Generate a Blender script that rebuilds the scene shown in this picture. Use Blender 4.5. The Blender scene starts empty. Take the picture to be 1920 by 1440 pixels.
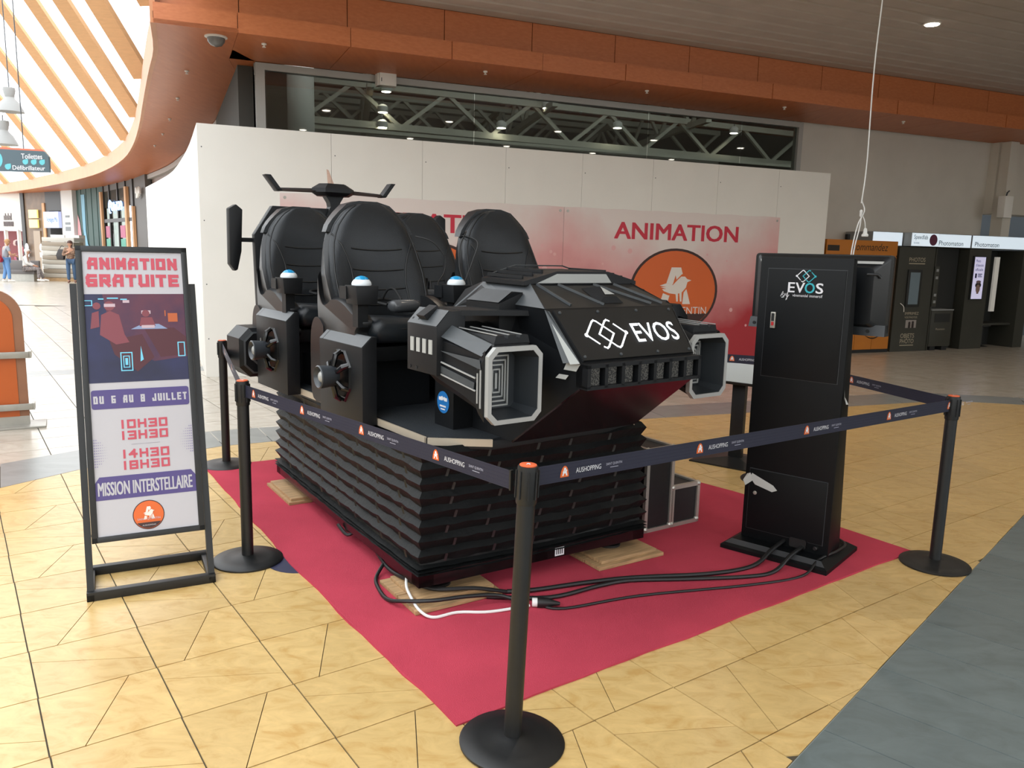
import bpy, bmesh, math, random
from math import sin, cos, pi, radians, hypot, atan2, floor
from mathutils import Vector, Matrix
random.seed(7)
S = bpy.context.scene
C = S.collection

# ------------------------------------------------------------------ camera, sky, light, exposure
PITCH, ROLL, FPX = .1645, .0241, 1490.82
fw = Vector((0, cos(PITCH), -sin(PITCH))); rt = Vector((1, 0, 0)); up = Vector((0, sin(PITCH), cos(PITCH)))
r2 = rt*cos(ROLL) + up*sin(ROLL); u2 = -rt*sin(ROLL) + up*cos(ROLL)
cam_d = bpy.data.cameras.new('camera'); cam = bpy.data.objects.new('camera', cam_d); C.objects.link(cam)
cam_d.sensor_width = 36; cam_d.lens = FPX/1920*36; cam_d.clip_end = 300; cam_d.clip_start = .05
cam.matrix_world = Matrix(((r2.x, u2.x, -fw.x, 0), (r2.y, u2.y, -fw.y, 0), (r2.z, u2.z, -fw.z, 1.70), (0, 0, 0, 1)))
S.camera = cam
W_ = bpy.data.worlds.new('sky'); S.world = W_; W_.use_nodes = True
bg = W_.node_tree.nodes['Background']; bg.inputs[0].default_value = (.93, .97, 1, 1); bg.inputs[1].default_value = 3.5
S.view_settings.view_transform = 'Standard'; S.view_settings.look = 'None'; S.view_settings.gamma = 1
S.view_settings.exposure = 0.0; S.view_settings.use_curve_mapping = False
S.cycles.max_bounces = 8; S.cycles.diffuse_bounces = 5; S.cycles.glossy_bounces = 3; S.cycles.transparent_max_bounces = 8

# ------------------------------------------------------------------ helpers
def lin(h):
    h = h.lstrip('#'); o = []
    for i in (0, 2, 4):
        c = int(h[i:i+2], 16)/255; o.append(c/12.92 if c <= .04045 else ((c+.055)/1.055)**2.4)
    return (*o, 1)
MATS = {}
def mat(name, hexc, rough=.5, metal=0., vary=0., vscale=6., bump=0., bscale=60., emit=0., spec=.5, coat=0., stretch=None, hex2=None):
    if name in MATS: return MATS[name]
    m = bpy.data.materials.new(name); m.use_nodes = True; N = m.node_tree.nodes; Lk = m.node_tree.links
    b = N['Principled BSDF']; col = lin(hexc)
    b.inputs['Base Color'].default_value = col; b.inputs['Roughness'].default_value = rough
    b.inputs['Metallic'].default_value = metal; b.inputs['Specular IOR Level'].default_value = spec
    b.inputs['Coat Weight'].default_value = coat
    if emit:
        b.inputs['Emission Color'].default_value = col; b.inputs['Emission Strength'].default_value = emit
    if vary or bump:
        tc = N.new('ShaderNodeTexCoord'); src = tc.outputs['Object']
        if stretch:
            mp = N.new('ShaderNodeMapping'); mp.inputs['Scale'].default_value = stretch; Lk.new(src, mp.inputs[0]); src = mp.outputs[0]
    if vary:
        nz = N.new('ShaderNodeTexNoise'); nz.inputs['Scale'].default_value = vscale; nz.inputs['Detail'].default_value = 6
        Lk.new(src, nz.inputs['Vector'])
        rp = N.new('ShaderNodeValToRGB'); rp.color_ramp.elements[0].position = .3; rp.color_ramp.elements[1].position = .72
        c2 = lin(hex2) if hex2 else tuple(min(1, c*(1+vary)) for c in col[:3])+(1,)
        rp.color_ramp.elements[0].color = tuple(c*(1-vary) for c in col[:3])+(1,) if not hex2 else col
        rp.color_ramp.elements[1].color = c2
        Lk.new(nz.outputs['Fac'], rp.inputs[0]); Lk.new(rp.outputs[0], b.inputs['Base Color'])
        if emit: Lk.new(rp.outputs[0], b.inputs['Emission Color'])
    if bump:
        n2 = N.new('ShaderNodeTexNoise'); n2.inputs['Scale'].default_value = bscale; n2.inputs['Detail'].default_value = 3
        Lk.new(src, n2.inputs['Vector']); bp = N.new('ShaderNodeBump'); bp.inputs['Strength'].default_value = bump
        bp.inputs['Distance'].default_value = .01; Lk.new(n2.outputs['Fac'], bp.inputs['Height']); Lk.new(bp.outputs[0], b.inputs['Normal'])
    MATS[name] = m; return m

def glassmat(name, tint='#ffffff', gloss=.12, rough=.02):
    m = bpy.data.materials.new(name); m.use_nodes = True; N = m.node_tree.nodes; Lk = m.node_tree.links
    N.remove(N['Principled BSDF']); t = N.new('ShaderNodeBsdfTransparent'); t.inputs[0].default_value = lin(tint)
    g = N.new('ShaderNodeBsdfGlossy'); g.inputs['Roughness'].default_value = rough; mx = N.new('ShaderNodeMixShader')
    mx.inputs[0].default_value = gloss; Lk.new(t.outputs[0], mx.inputs[1]); Lk.new(g.outputs[0], mx.inputs[2])
    Lk.new(mx.outputs[0], N['Material Output'].inputs[0]); MATS[name] = m; return m

class MB:
    def __init__(s): s.v = []; s.f = []
    def add(s, vs, fs):
        o = len(s.v); s.v += [tuple(p) for p in vs]; s.f += [tuple(i+o for i in f) for f in fs]; return s
    def box(s, x0, x1, y0, y1, z0, z1):
        return s.add([(x0,y0,z0),(x1,y0,z0),(x1,y1,z0),(x0,y1,z0),(x0,y0,z1),(x1,y0,z1),(x1,y1,z1),(x0,y1,z1)],
                     [(0,3,2,1),(4,5,6,7),(0,1,5,4),(1,2,6,5),(2,3,7,6),(3,0,4,7)])
    def hexa(s, p): # 8 points, bottom 4 then top 4
        return s.add(p, [(0,3,2,1),(4,5,6,7),(0,1,5,4),(1,2,6,5),(2,3,7,6),(3,0,4,7)])
    def loft(s, rings, caps=True):
        n = len(rings[0]); vs = [p for r in rings for p in r]; fs = []
        for k in range(len(rings)-1):
            for i in range(n):
                j = (i+1) % n; fs.append((k*n+i, k*n+j, (k+1)*n+j, (k+1)*n+i))
        if caps: fs.append(tuple(reversed(range(n)))); fs.append(tuple((len(rings)-1)*n+i for i in range(n)))
        return s.add(vs, fs)
    def prism(s, poly, ax, a0, a1):
        f = {'x': lambda a,p: (a,p[0],p[1]), 'y': lambda a,p: (p[0],a,p[1]), 'z': lambda a,p: (p[0],p[1],a)}[ax]
        return s.loft([[f(a0,p) for p in poly], [f(a1,p) for p in poly]])
    def tube(s, path, r, n=8, caps=True):
        P = [Vector(p) for p in path]; rings = []; prev = None
        rr = r if isinstance(r, (list, tuple)) else [r]*len(P)
        for i, p in enumerate(P):
            d = (P[min(i+1, len(P)-1)]-P[max(i-1, 0)]).normalized()
            if prev is None:
                a = Vector((0,0,1)) if abs(d.z) < .9 else Vector((1,0,0)); x = d.cross(a).normalized()
            else: x = (prev - d*prev.dot(d)).normalized()
            prev = x; y = d.cross(x)
            rings.append([p+(x*cos(2*pi*k/n)+y*sin(2*pi*k/n))*rr[i] for k in range(n)])
        return s.loft(rings, caps)
    def bar(s, a, b, w, h=None, upv=(0,0,1)):
        a = Vector(a); b = Vector(b); h = h or w; d = (b-a).normalized(); x = d.cross(Vector(upv))
        x = x.normalized() if x.length > 1e-4 else Vector((1,0,0)); y = x.cross(d).normalized()
        q = [(-1,-1),(1,-1),(1,1),(-1,1)]
        return s.loft([[e+x*(w/2*i)+y*(h/2*j) for i, j in q] for e in (a, b)])
    def lathe(s, prof, n=24, o=(0,0,0), X=(1,0,0), Y=(0,1,0), Z=(0,0,1)):
        o = Vector(o); X = Vector(X); Y = Vector(Y); Z = Vector(Z)
        return s.loft([[o+(X*cos(2*pi*k/n)+Y*sin(2*pi*k/n))*max(r,1e-4)+Z*z for k in range(n)] for r, z in prof])
    def poly(s, pts): return s.add(pts, [tuple(range(len(pts)))])

def link(name, me, material, parent=None):
    o = bpy.data.objects.new(name, me); C.objects.link(o)
    if material and not me.materials: me.materials.append(material)
    if parent: o.parent = parent
    return o
def obj(name, mb, material, parent=None, smooth=False, bevel=0., seg=2, xf=None, sharp=35, recalc=True):
    vs = mb.v if xf is None else [tuple(xf(p)) for p in mb.v]
    me = bpy.data.meshes.new(name); me.from_pydata(vs, [], mb.f)
    bm = bmesh.new(); bm.from_mesh(me)
    if recalc: bmesh.ops.recalc_face_normals(bm, faces=bm.faces)
    if bevel:
        bmesh.ops.remove_doubles(bm, verts=bm.verts, dist=1e-5)
        es = [e for e in bm.edges if len(e.link_faces) == 2 and e.calc_face_angle(0) > radians(25)]
        bmesh.ops.bevel(bm, geom=es, offset=bevel, segments=seg, profile=.6, affect='EDGES', clamp_overlap=True)
    bm.to_mesh(me); bm.free()
    if smooth or bevel:
        for p in me.polygons: p.use_smooth = True
        me.set_sharp_from_angle(angle=radians(sharp))
    return link(name, me, material, parent)
def tag(o, label=None, cat=None, group=None, kind=None):
    if label: o['label'] = label
    if cat: o['category'] = cat
    if group: o['group'] = group
    if kind: o['kind'] = kind
    return o
def thing(name, label, cat, loc=(0,0,0), rz=0., group=None):
    o = bpy.data.objects.new(name, None); C.objects.link(o); o.location = loc; o.rotation_euler = (0,0,rz); o.empty_display_size = .1
    return tag(o, label, cat, group)
def struct(name, mb, m, parent=None, **k):
    o = obj(name, mb, m, parent, **k)
    if not parent: o['kind'] = 'structure'
    return o
def ptag(o, label): o['label'] = label; return o
def rect(x0, x1, y0, y1): return [(x0,y0),(x1,y0),(x1,y1),(x0,y1)]
def rrect(x0, x1, y0, y1, r, n=4):
    o = []
    for cx, cy, a in ((x1-r,y0+r,-pi/2),(x1-r,y1-r,0),(x0+r,y1-r,pi/2),(x0+r,y0+r,pi)):
        o += [(cx+r*cos(a+pi/2*k/n), cy+r*sin(a+pi/2*k/n)) for k in range(n+1)]
    return o
def circ(cx, cy, r, n=28, ry=None): return [(cx+r*cos(2*pi*k/n), cy+(ry or r)*sin(2*pi*k/n)) for k in range(n)]
def bez(pts, n=8):  # catmull-rom through points
    P = [Vector(p) for p in pts]; out = []
    for i in range(len(P)-1):
        a, b, c, d = P[max(i-1,0)], P[i], P[i+1], P[min(i+2,len(P)-1)]
        for k in range(n):
            t = k/n; out.append(.5*((2*b)+(c-a)*t+(2*a-5*b+4*c-d)*t*t+(-a+3*b-3*c+d)*t**3))
    out.append(P[-1]); return out

# flat print: list of 2D polygons -> mesh on a plane
def pr(name, polys, m, parent, o, X, Y, off=.0015, group=None):
    o = Vector(o); X = Vector(X).normalized(); Y = Vector(Y).normalized(); Nn = X.cross(Y)
    mb = MB()
    for i, p in enumerate(polys):
        mb.poly([o+X*a+Y*b+Nn*(off+(i%7)*.00012) for a, b in p])
    ob = obj(name, mb, m, parent, recalc=False)
    if len(polys) > 2: ob['kind'] = 'stuff'
    return ob
TXT = {}
def text_geo(s, size, bold=0., xs=1., shear=0., align='LEFT', spacing=1.):
    key = (s, bold, shear, align, spacing)
    if key not in TXT:
        cu = bpy.data.curves.new('t', 'FONT'); cu.body = s; cu.size = 1; cu.offset = min(bold, 0); cu.shear = shear; cu.align_x = align
        cu.space_character = spacing; cu.resolution_u = 3; cu.fill_mode = 'FRONT' if hasattr(cu, 'fill_mode') else cu.fill_mode
        ob = bpy.data.objects.new('t', cu); C.objects.link(ob)
        dg = bpy.context.evaluated_depsgraph_get(); me = bpy.data.meshes.new_from_object(ob.evaluated_get(dg))
        TXT[key] = ([(v.co.x, v.co.y) for v in me.vertices], [tuple(p.vertices) for p in me.polygons])
        bpy.data.objects.remove(ob); bpy.data.curves.remove(cu); bpy.data.meshes.remove(me)
    v, f = TXT[key]; return [(a*size*xs, b*size) for a, b in v], f
def text(name, s, size, m, parent, o, X, Y, off=.002, fit=None, **k):
    v, f = text_geo(s, size, **k); o = Vector(o); X = Vector(X).normalized(); Y = Vector(Y).normalized(); Nn = X.cross(Y)
    if fit:
        xs = [a for a, b in v]; w = max(xs)-min(xs); kx = fit/w; mn = min(xs) if k.get('align','LEFT') == 'LEFT' else 0
        v = [((a-mn)*kx, b) for a, b in v]
    mb = MB(); bd_ = k.get('bold', 0)*size*1.3
    for dx in ((0,) if bd_ <= 0 else (-bd_, 0, bd_)):
        for dy in ((0,) if bd_ <= 0 else (-bd_*.5, bd_*.5)): mb.add([o+X*(a+dx)+Y*(b+dy)+Nn*(off+(len(mb.v)//max(1,len(v)))*.00018) for a, b in v], f)
    ob = obj(name, mb, m, parent, recalc=False)
    me = ob.data
    if len(me.polygons) and me.polygons[0].normal.dot(Nn) < 0: me.flip_normals()
    return ob
# wide angular display lettering drawn as strokes (unit box)
GL = {'A':[[(0,0),(0,.6),(.25,1),(1,1),(1,0)],[(0,.42),(1,.42)]],'N':[[(0,0),(0,1),(1,0),(1,1)]],'I':[[(.5,0),(.5,1)]],
 'M':[[(0,0),(0,1),(.5,.35),(1,1),(1,0)]],'T':[[(0,1),(1,1)],[(.5,1),(.5,0)]],'O':[[(0,0),(0,1),(1,1),(1,0),(0,0)]],
 'G':[[(1,1),(.15,1),(0,.8),(0,.2),(.15,0),(1,0),(1,.5),(.5,.5)]],'R':[[(0,0),(0,1),(1,1),(1,.45),(0,.45)],[(.45,.45),(1,0)]],
 'U':[[(0,1),(0,.15),(.15,0),(1,0),(1,1)]],'E':[[(1,1),(0,1),(0,0),(1,0)],[(0,.5),(.85,.5)]],'D':[[(0,0),(0,1),(.8,1),(1,.8),(1,0),(0,0)]],
 'J':[[(1,1),(1,0),(.1,0),(0,.3)]],'L':[[(0,1),(0,0),(1,0)]],'0':[[(0,0),(0,1),(1,1),(1,0),(0,0)]],'1':[[(.3,1),(.6,1),(.6,0)]],
 '3':[[(0,1),(1,1),(1,0),(0,0)],[(.2,.5),(1,.5)]],'4':[[(.7,0),(.7,1),(0,.4),(1,.4)]],'6':[[(1,1),(0,1),(0,0),(1,0),(1,.5),(0,.5)]],
 '8':[[(0,0),(0,1),(1,1),(1,0),(0,0)],[(0,.5),(1,.5)]],'H':[[(0,0),(0,1)],[(1,0),(1,1)],[(0,.5),(1,.5)]],' ':[]}
def strokes(s, w, h, t, gap):
    out = []; x = 0; nw = {'I':.25,'1':.55}
    tot = sum(nw.get(c,1) for c in s); cw = (w-gap*(len(s)-1))/tot
    for c in s:
        k = cw*nw.get(c,1)
        for pl in GL[c]:
            for (a, b), (c2, d) in zip(pl, pl[1:]):
                a, c2 = [(u*(cw-t)+t/2 if c not in nw else (u-.5)*0+k/2) for u in (a, c2)]; b, d = [u*(h-t)+t/2 for u in (b, d)]
                L = hypot(c2-a, d-b)
                if L < 1e-6: continue
                ux, uy = (c2-a)/L*t/2, (d-b)/L*t/2
                out.append([(x+a-ux-uy, b-uy+ux), (x+a-ux+uy, b-uy-ux), (x+c2+ux+uy, d+uy-ux), (x+c2+ux-uy, d+uy+ux)])
        x += k+gap
    return out
def wide(name, s, w, h, t, gap, m, parent, o, X, Y, off=.002): return pr(name, [list(p) for p in strokes(s, w, h, t, gap)], m, parent, o, X, Y, off)
# bird-and-A emblem, unit radius
A_POLY = [[(-.36,-.44),(-.10,.52),(.12,.52),(.12,.36),(.02,.36),(-.17,-.44)], [(.06,.52),(.14,.52),(.42,-.44),(.21,-.44),(.0,.36)]]
BIRD = [[(a*.78+.03, b*.80-.02) for a, b in P] for P in ([(-.52,.08),(-.3,.16),(-.1,.1),(.04,.26),(.16,.38),(.28,.38),(.36,.30),(.50,.26),(.37,.20),(.33,.02),(.2,-.14),(.02,-.2),(-.2,-.17),(-.38,-.10),(-.44,-.03),(-.3,-.03),(-.48,.03),(-.3,.04)],
        [(.0,-.16),(.04,-.44),(.09,-.44),(.08,-.16)], [(.12,-.14),(.16,-.44),(.21,-.44),(.2,-.14)])]
def sc(polys, k, cx=0, cy=0): return [[(a*k+cx, b*k+cy) for a, b in p] for p in polys]
def emblem(parent, o, X, Y, R, off=.002, ring=True, m_or=None, ax=1.):
    q = lambda ps: [[(a*ax, b) for a, b in p] for p in ps]; mo = m_or or mat('print_orange','#d2601f',.6)
    if ring: pr('logo_ring', q([circ(0,0,R*1.06,48)]), mat('print_brown','#3a2320',.6), parent, o, X, Y, off)
    pr('logo_disc', q([circ(0,0,R,48)]), mo, parent, o, X, Y, off+.001)
    pr('logo_letter', q(sc(A_POLY, R*.95, 0, .1*R)), mat('print_cream','#e0d8cf',.6), parent, o, X, Y, off+.002)
    pr('logo_bird_outline', q(sc([[(a*1.16-.01, b*1.26-.01) for a, b in BIRD[0]],[(-.03,-.1),(.0,-.44),(.215,-.44),(.24,-.1)]], R*.95, 0, .1*R)), mo, parent, o, X, Y, off+.003)
    pr('logo_bird', q(sc(BIRD, R*.95, 0, .1*R)), mat('print_cream','#e0d8cf',.6), parent, o, X, Y, off+.004)
# interlocked-diamond mark, returns (polys, dots)
def dia(cx, k, t, gap=None):
    P = [(cx-k,0),(cx-.16*k,.84*k),(cx,.92*k),(cx+.16*k,.84*k),(cx+k,0),(cx+.16*k,-.84*k),(cx,-.92*k),(cx-.16*k,-.84*k)]; out = []
    for i in range(8):
        (a, b), (c, d) = P[i], P[(i+1) % 8]
        if gap == i: a, b = a+(c-a)*.28, b+(d-b)*.28
        L = hypot(c-a, d-b); ux, uy = (c-a)/L*t/2, (d-b)/L*t/2
        out.append([(a-ux-uy,b-uy+ux),(a-ux+uy,b-uy-ux),(c+ux+uy,d+uy-ux),(c+ux-uy,d+uy+ux)])
    return out

# ------------------------------------------------------------------ materials
M_black = mat('black_plastic','#15171a',.48,spec=.32,vary=.12,vscale=30,bump=.05,bscale=400)
M_hull = mat('black_satin','#101215',.44,spec=.32,vary=.1,vscale=12,bump=.03,bscale=300)
M_lower = mat('black_gloss','#0f0b0c',.22)
M_leather = mat('black_leather','#161b20',.38,spec=.48,vary=.1,vscale=20,bump=.15,bscale=250)
M_seam = mat('leather_seam','#101214',.5)
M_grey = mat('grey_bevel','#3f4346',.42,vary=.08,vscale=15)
M_silver = mat('silver_trim','#a9aaa8',.4,metal=.2)
M_lamp = mat('lit_acrylic','#a6a8a5',.35)
M_white_lit = mat('backlit_white','#f4f7fa',.4,emit=1.1)
M_alu = mat('brushed_aluminium','#b9b6ae',.38,metal=.6,vary=.08,vscale=40,stretch=(1,1,20))
M_cream_strip = mat('edge_strip','#b8ab98',.45,metal=.15)
M_bellow = mat('bellows_fabric','#0d0f10',.55,spec=.3,vary=.25,vscale=9,bump=.3,bscale=40)
M_metalblack = mat('black_coated_metal','#141516',.45,vary=.15,vscale=40,bump=.04,bscale=300)
M_wood = mat('raw_pine','#a5855f',.65,vary=.3,vscale=7,stretch=(1,14,6),bump=.15,bscale=60)
M_carpet = mat('red_carpet','#c24658',.95,vary=.07,vscale=3,bump=.6,bscale=500,spec=.1)
M_white = mat('white_board','#e2dfd8',.55,vary=.02,vscale=2)
M_wall = mat('painted_wall','#c9c3b8',.7,vary=.04,vscale=2)
M_orange = mat('orange_laminate','#b9683a',.42,vary=.12,vscale=5,stretch=(3,.5,8),hex2='#c57545')
M_dark = mat('dark_void','#141516',.7)
M_navy = mat('navy_webbing','#1c1d30',.6,vary=.08,vscale=4,bump=.1,bscale=300)
M_txt = mat('print_white','#d8d8dc',.6)
M_poster = mat('poster_white','#b4b2b7',.45)
M_pink = mat('print_pink','#c74a5c',.55)
M_teal = mat('print_teal','#2fa6b3',.5)
M_purple = mat('print_purple','#4b3f78',.5)
M_grout = mat('grout','#4a4436',.8)
M_rubber = mat('black_rubber','#131314',.5)
M_whitecable = mat('white_cable','#dcdcda',.45)
M_glass = glassmat('clear_glass','#b9beba',.10)
M_skin = mat('skin','#b98a70',.55)
M_steel = mat('dull_steel','#a7a49c',.35,metal=.5,vary=.06,vscale=12)

# ------------------------------------------------------------------ floor
def cmat(name, h1, h2, rough, scale=5., veins=True):
    m = bpy.data.materials.new(name); m.use_nodes = True; N = m.node_tree.nodes; Lk = m.node_tree.links; b = N['Principled BSDF']
    tc = N.new('ShaderNodeTexCoord'); oi = N.new('ShaderNodeObjectInfo')
    mp = N.new('ShaderNodeMapping'); mp.inputs['Rotation'].default_value = (0,0,.55); mp.inputs['Scale'].default_value = (1,1.9,1)
    Lk.new(tc.outputs['Object'], mp.inputs[0]); nz = N.new('ShaderNodeTexNoise'); nz.inputs['Scale'].default_value = scale
    nz.inputs['Detail'].default_value = 8; nz.inputs['Roughness'].default_value = .65; nz.inputs['Distortion'].default_value = 1.2
    Lk.new(mp.outputs[0], nz.inputs['Vector']); rp = N.new('ShaderNodeValToRGB')
    e = rp.color_ramp.elements; e[0].position = .32; e[0].color = lin(h2); e[1].position = .5; e[1].color = lin(h1)
    x = e.new(.74); x.color = tuple(min(1, c*1.18) for c in lin(h1)[:3])+(1,)
    Lk.new(nz.outputs['Fac'], rp.inputs[0]); hs = N.new('ShaderNodeHueSaturation'); mr = N.new('ShaderNodeMapRange')
    mr.inputs['To Min'].default_value = .94; mr.inputs['To Max'].default_value = 1.05; Lk.new(oi.outputs['Random'], mr.inputs[0])
    Lk.new(mr.outputs[0], hs.inputs['Value']); Lk.new(rp.outputs[0], hs.inputs['Color']); Lk.new(hs.outputs[0], b.inputs['Base Color'])
    b.inputs['Roughness'].default_value = rough; return m
M_ytile = cmat('yellow_marbled_tile','#c8a970','#bb9558',.30,6.5)
M_wtile = cmat('white_floor_tile','#b9b1a4','#aea596',.22,3.)
M_gtile = cmat('grey_floor_tile','#878a88','#7d807e',.30,3.)
M_stile = cmat('slate_floor_tile','#667070','#5d6665',.34,4.)
fl = MB(); fl.box(-60, 45, -12, 75, -.08, -.006); floor = struct('floor', fl, M_grout)
YAW, TS, OX, OY = .6172, .418, -1.9969, 3.0922
E1 = (cos(YAW), sin(YAW)); E2 = (sin(YAW), -cos(YAW))
def gw(i, j): return (OX+TS*(i*E1[0]+j*E2[0]), OY+TS*(i*E1[1]+j*E2[1]))
NEAR = [(-4.6,-2.0),(-4.3,2.6),(-3.95,4.45),(-3.535,5.312),(-3.2,5.9),(-2.46,6.635),(-2.1,6.83),(5.4,9.77),(6.31,9.60),(9.0,8.4),(13,5.2)]
FARB = [(-5.2,-2.0),(-4.9,2.7),(-4.4,5.0),(-3.918,5.91),(-3.5,6.48),(-2.78,7.156),(-2.4,7.36),(5.3,10.36),(6.55,10.12),(9.3,8.9),(13.4,5.7)]
SA, SB = (.96,2.445), (3.546,5.267)   # border of the slate strip
sdir = Vector((SB[0]-SA[0], SB[1]-SA[1])).normalized(); snor = Vector((-sdir.y, sdir.x))
def clip(poly, a, b):  # keep the side left of a->b
    out = []; n = len(poly)
    for i in range(n):
        p, q = poly[i], poly[(i+1) % n]
        dp = (b[0]-a[0])*(p[1]-a[1])-(b[1]-a[1])*(p[0]-a[0]); dq = (b[0]-a[0])*(q[1]-a[1])-(b[1]-a[1])*(q[0]-a[0])
        if dp >= 0: out.append(p)
        if dp*dq < 0:
            t = dp/(dp-dq); out.append((p[0]+(q[0]-p[0])*t, p[1]+(q[1]-p[1])*t))
    return out
def area(p): return .5*abs(sum(p[i][0]*p[(i+1)%len(p)][1]-p[(i+1)%len(p)][0]*p[i][1] for i in range(len(p))))
def inset(p, d):
    cx = sum(a for a, b in p)/len(p); cy = sum(b for a, b in p)/len(p); R = max(hypot(a-cx,b-cy) for a, b in p); k = max(.6, 1-d/max(R,.03))
    return [(cx+(a-cx)*k, cy+(b-cy)*k) for a, b in p]
def inyellow(poly):
    for a, b in zip(NEAR[1:], NEAR): 
        poly = clip(poly, a, b)
        if len(poly) < 3: return []
    poly = clip(poly, (SA[0]-sdir.x*9, SA[1]-sdir.y*9), SB)
    return poly if len(poly) >= 3 and area(poly) > .0015 else []
CARPET = [(-.17,2.64),(2.40,4.50),(2.224,4.76),(2.114,4.918),(1.716,5.546),(1.28,6.05),(-.9,6.75),(-2.36,5.95),(-1.85,5.144),(-1.10,3.973),(-.57,3.197)]
def under(p):
    n = len(CARPET)
    def ins(x, y):
        c = False
        for i in range(n):
            a, b = CARPET[i], CARPET[(i+1)%n]
            if (a[1] > y) != (b[1] > y) and x < (b[0]-a[0])*(y-a[1])/(b[1]-a[1])+a[0]: c = not c
        return c
    return all(ins(*q) for q in p)
def tile(p, z, m, name='tile'):
    mb = MB(); q = inset(p, .0055); mb.loft([[(a,b,-.006) for a, b in q],[(a,b,z) for a, b in q]]); return obj(name, mb, m, floor)
pieces = []
for i in range(-14, 26):
    for j in range(-22, 14):
        c = [gw(i,j), gw(i+1,j), gw(i+1,j+1), gw(i,j+1)]
        if (i+j) % 2: cut = [[gw(i,j),gw(i+.75,j),gw(i+.25,j+1),gw(i,j+1)],[gw(i+.75,j),gw(i+1,j),gw(i+1,j+1),gw(i+.25,j+1)]]
        else: cut = [[gw(i,j),gw(i+1,j),gw(i+1,j+.75),gw(i,j+.25)],[gw(i,j+.25),gw(i+1,j+.75),gw(i+1,j+1),gw(i,j+1)]]
        for q in cut:
            q = inyellow(q)
            if not q: continue
            cy = sum(b for a, b in q)/len(q); cx = sum(a for a, b in q)/len(q)
            if cy < .3: continue
            vis = cy > 1.9 and abs(cx) < .70*cy+.2 and not under(q)
            pieces.append((0 if vis else 1, hypot(cx, cy), q))
pieces.sort(key=lambda t: t[:2])
for k, (v, d, q) in enumerate(pieces[:290]): tile(q, 0, M_ytile)
rest = MB()
for v, d, q in pieces[290:]:
    q = inset(q, .0055); rest.loft([[(a,b,-.006) for a, b in q],[(a,b,0) for a, b in q]])
if rest.v: tag(obj('far_tiles', rest, M_ytile, floor), kind='stuff')
# grey curved border band
for k in range(len(NEAR)-1):
    L = hypot(NEAR[k+1][0]-NEAR[k][0], NEAR[k+1][1]-NEAR[k][1]); n = max(1, int(L/.62))
    for m_ in range(n):
        f = lambda A, t: (A[k][0]+(A[k+1][0]-A[k][0])*t, A[k][1]+(A[k+1][1]-A[k][1])*t)
        tile([f(NEAR,m_/n), f(NEAR,(m_+1)/n), f(FARB,(m_+1)/n), f(FARB,m_/n)], .0006, M_gtile, 'border_tile')
# slate strip, rows across it
for r in range(-8, 22):
    for cI in range(4):
        a = Vector(SA)+sdir*(r*.31)-snor*(.6*cI+(0)); 
        q = [a, a+sdir*.31, a+sdir*.31-snor*.6, a-snor*.6]
        if a.y > .2 and a.y < 8.6: tile([(v.x, v.y) for v in reversed(q)], .0004, M_stile, 'strip_tile')
a_ = Vector(SA)-sdir*3; b_ = Vector(SA)+sdir*7; m_ = MB(); m_.loft([[(p.x,p.y,z) for p in (a_,b_,b_-snor*2.4,a_-snor*2.4)] for z in (-.0055,-.003)]); obj('strip_bed', m_, mat('pale_grout','#8e9694',.8), floor)
# white tiles beyond the band
def beyond(x, y):
    for a, b in zip(FARB, FARB[1:]):
        lo, hi = (a, b) if a[0] < b[0] else (b, a)
        if a[0] <= x < b[0]:
            return y > a[1]+(b[1]-a[1])*(x-a[0])/(b[0]-a[0])-.35
    return x < FARB[0][0] or x > FARB[-1][0]
wp = []
for i in range(-30, 60):
    for j in range(-70, 30):
        x, y = gw(i+.5, j+.5)
        if y < 2 or y > 21 or abs(x) > .72*y+1.5 or not beyond(x, y): continue
        hid = (-3.4 < x < 2.4 and y > 12.2-.0*x) or (x*-.397+y*.918 > 11.1 and -3.5 < x < 14)
        wp.append((hid, hypot(x, y), [gw(i,j+1), gw(i+1,j+1), gw(i+1,j), gw(i,j)], x, y))
wp.sort(key=lambda t: t[:2]); rest = MB(); rest2 = MB()
for k, (h, d, q, x, y) in enumerate(wp):
    strip2 = abs((y-10.3)-.39*(x+6.0)) < .24 and x < -3.6
    if k < 260 and not h: tile(q, 0, M_gtile if strip2 else M_wtile, 'pale_tile')
    else:
        q = inset(q, .0055); (rest2 if strip2 else rest).loft([[(a,b,-.006) for a, b in q],[(a,b,0) for a, b in q]])
tag(obj('far_pale_tiles', rest, M_wtile, floor), kind='stuff')
if rest2.v: tag(obj('far_grey_tiles', rest2, M_gtile, floor), kind='stuff')
mb = MB(); mb.poly([(-60,21.2,-.001),(45,21.2,-.001),(45,74,-.001),(-60,74,-.001)]); tag(obj('distant_paving', mb, M_wtile, floor), kind='stuff')

# ------------------------------------------------------------------ architecture, frame: s along wall, d away from camera
AW = radians(23.4); wv = Vector((cos(AW), sin(AW), 0)); nv = Vector((-sin(AW), cos(AW), 0))
def A(s, d, z): return wv*s + nv*d + Vector((0,0,z))
def axf(p): return A(*p)
HD, WD = 10.93, 11.78
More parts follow.
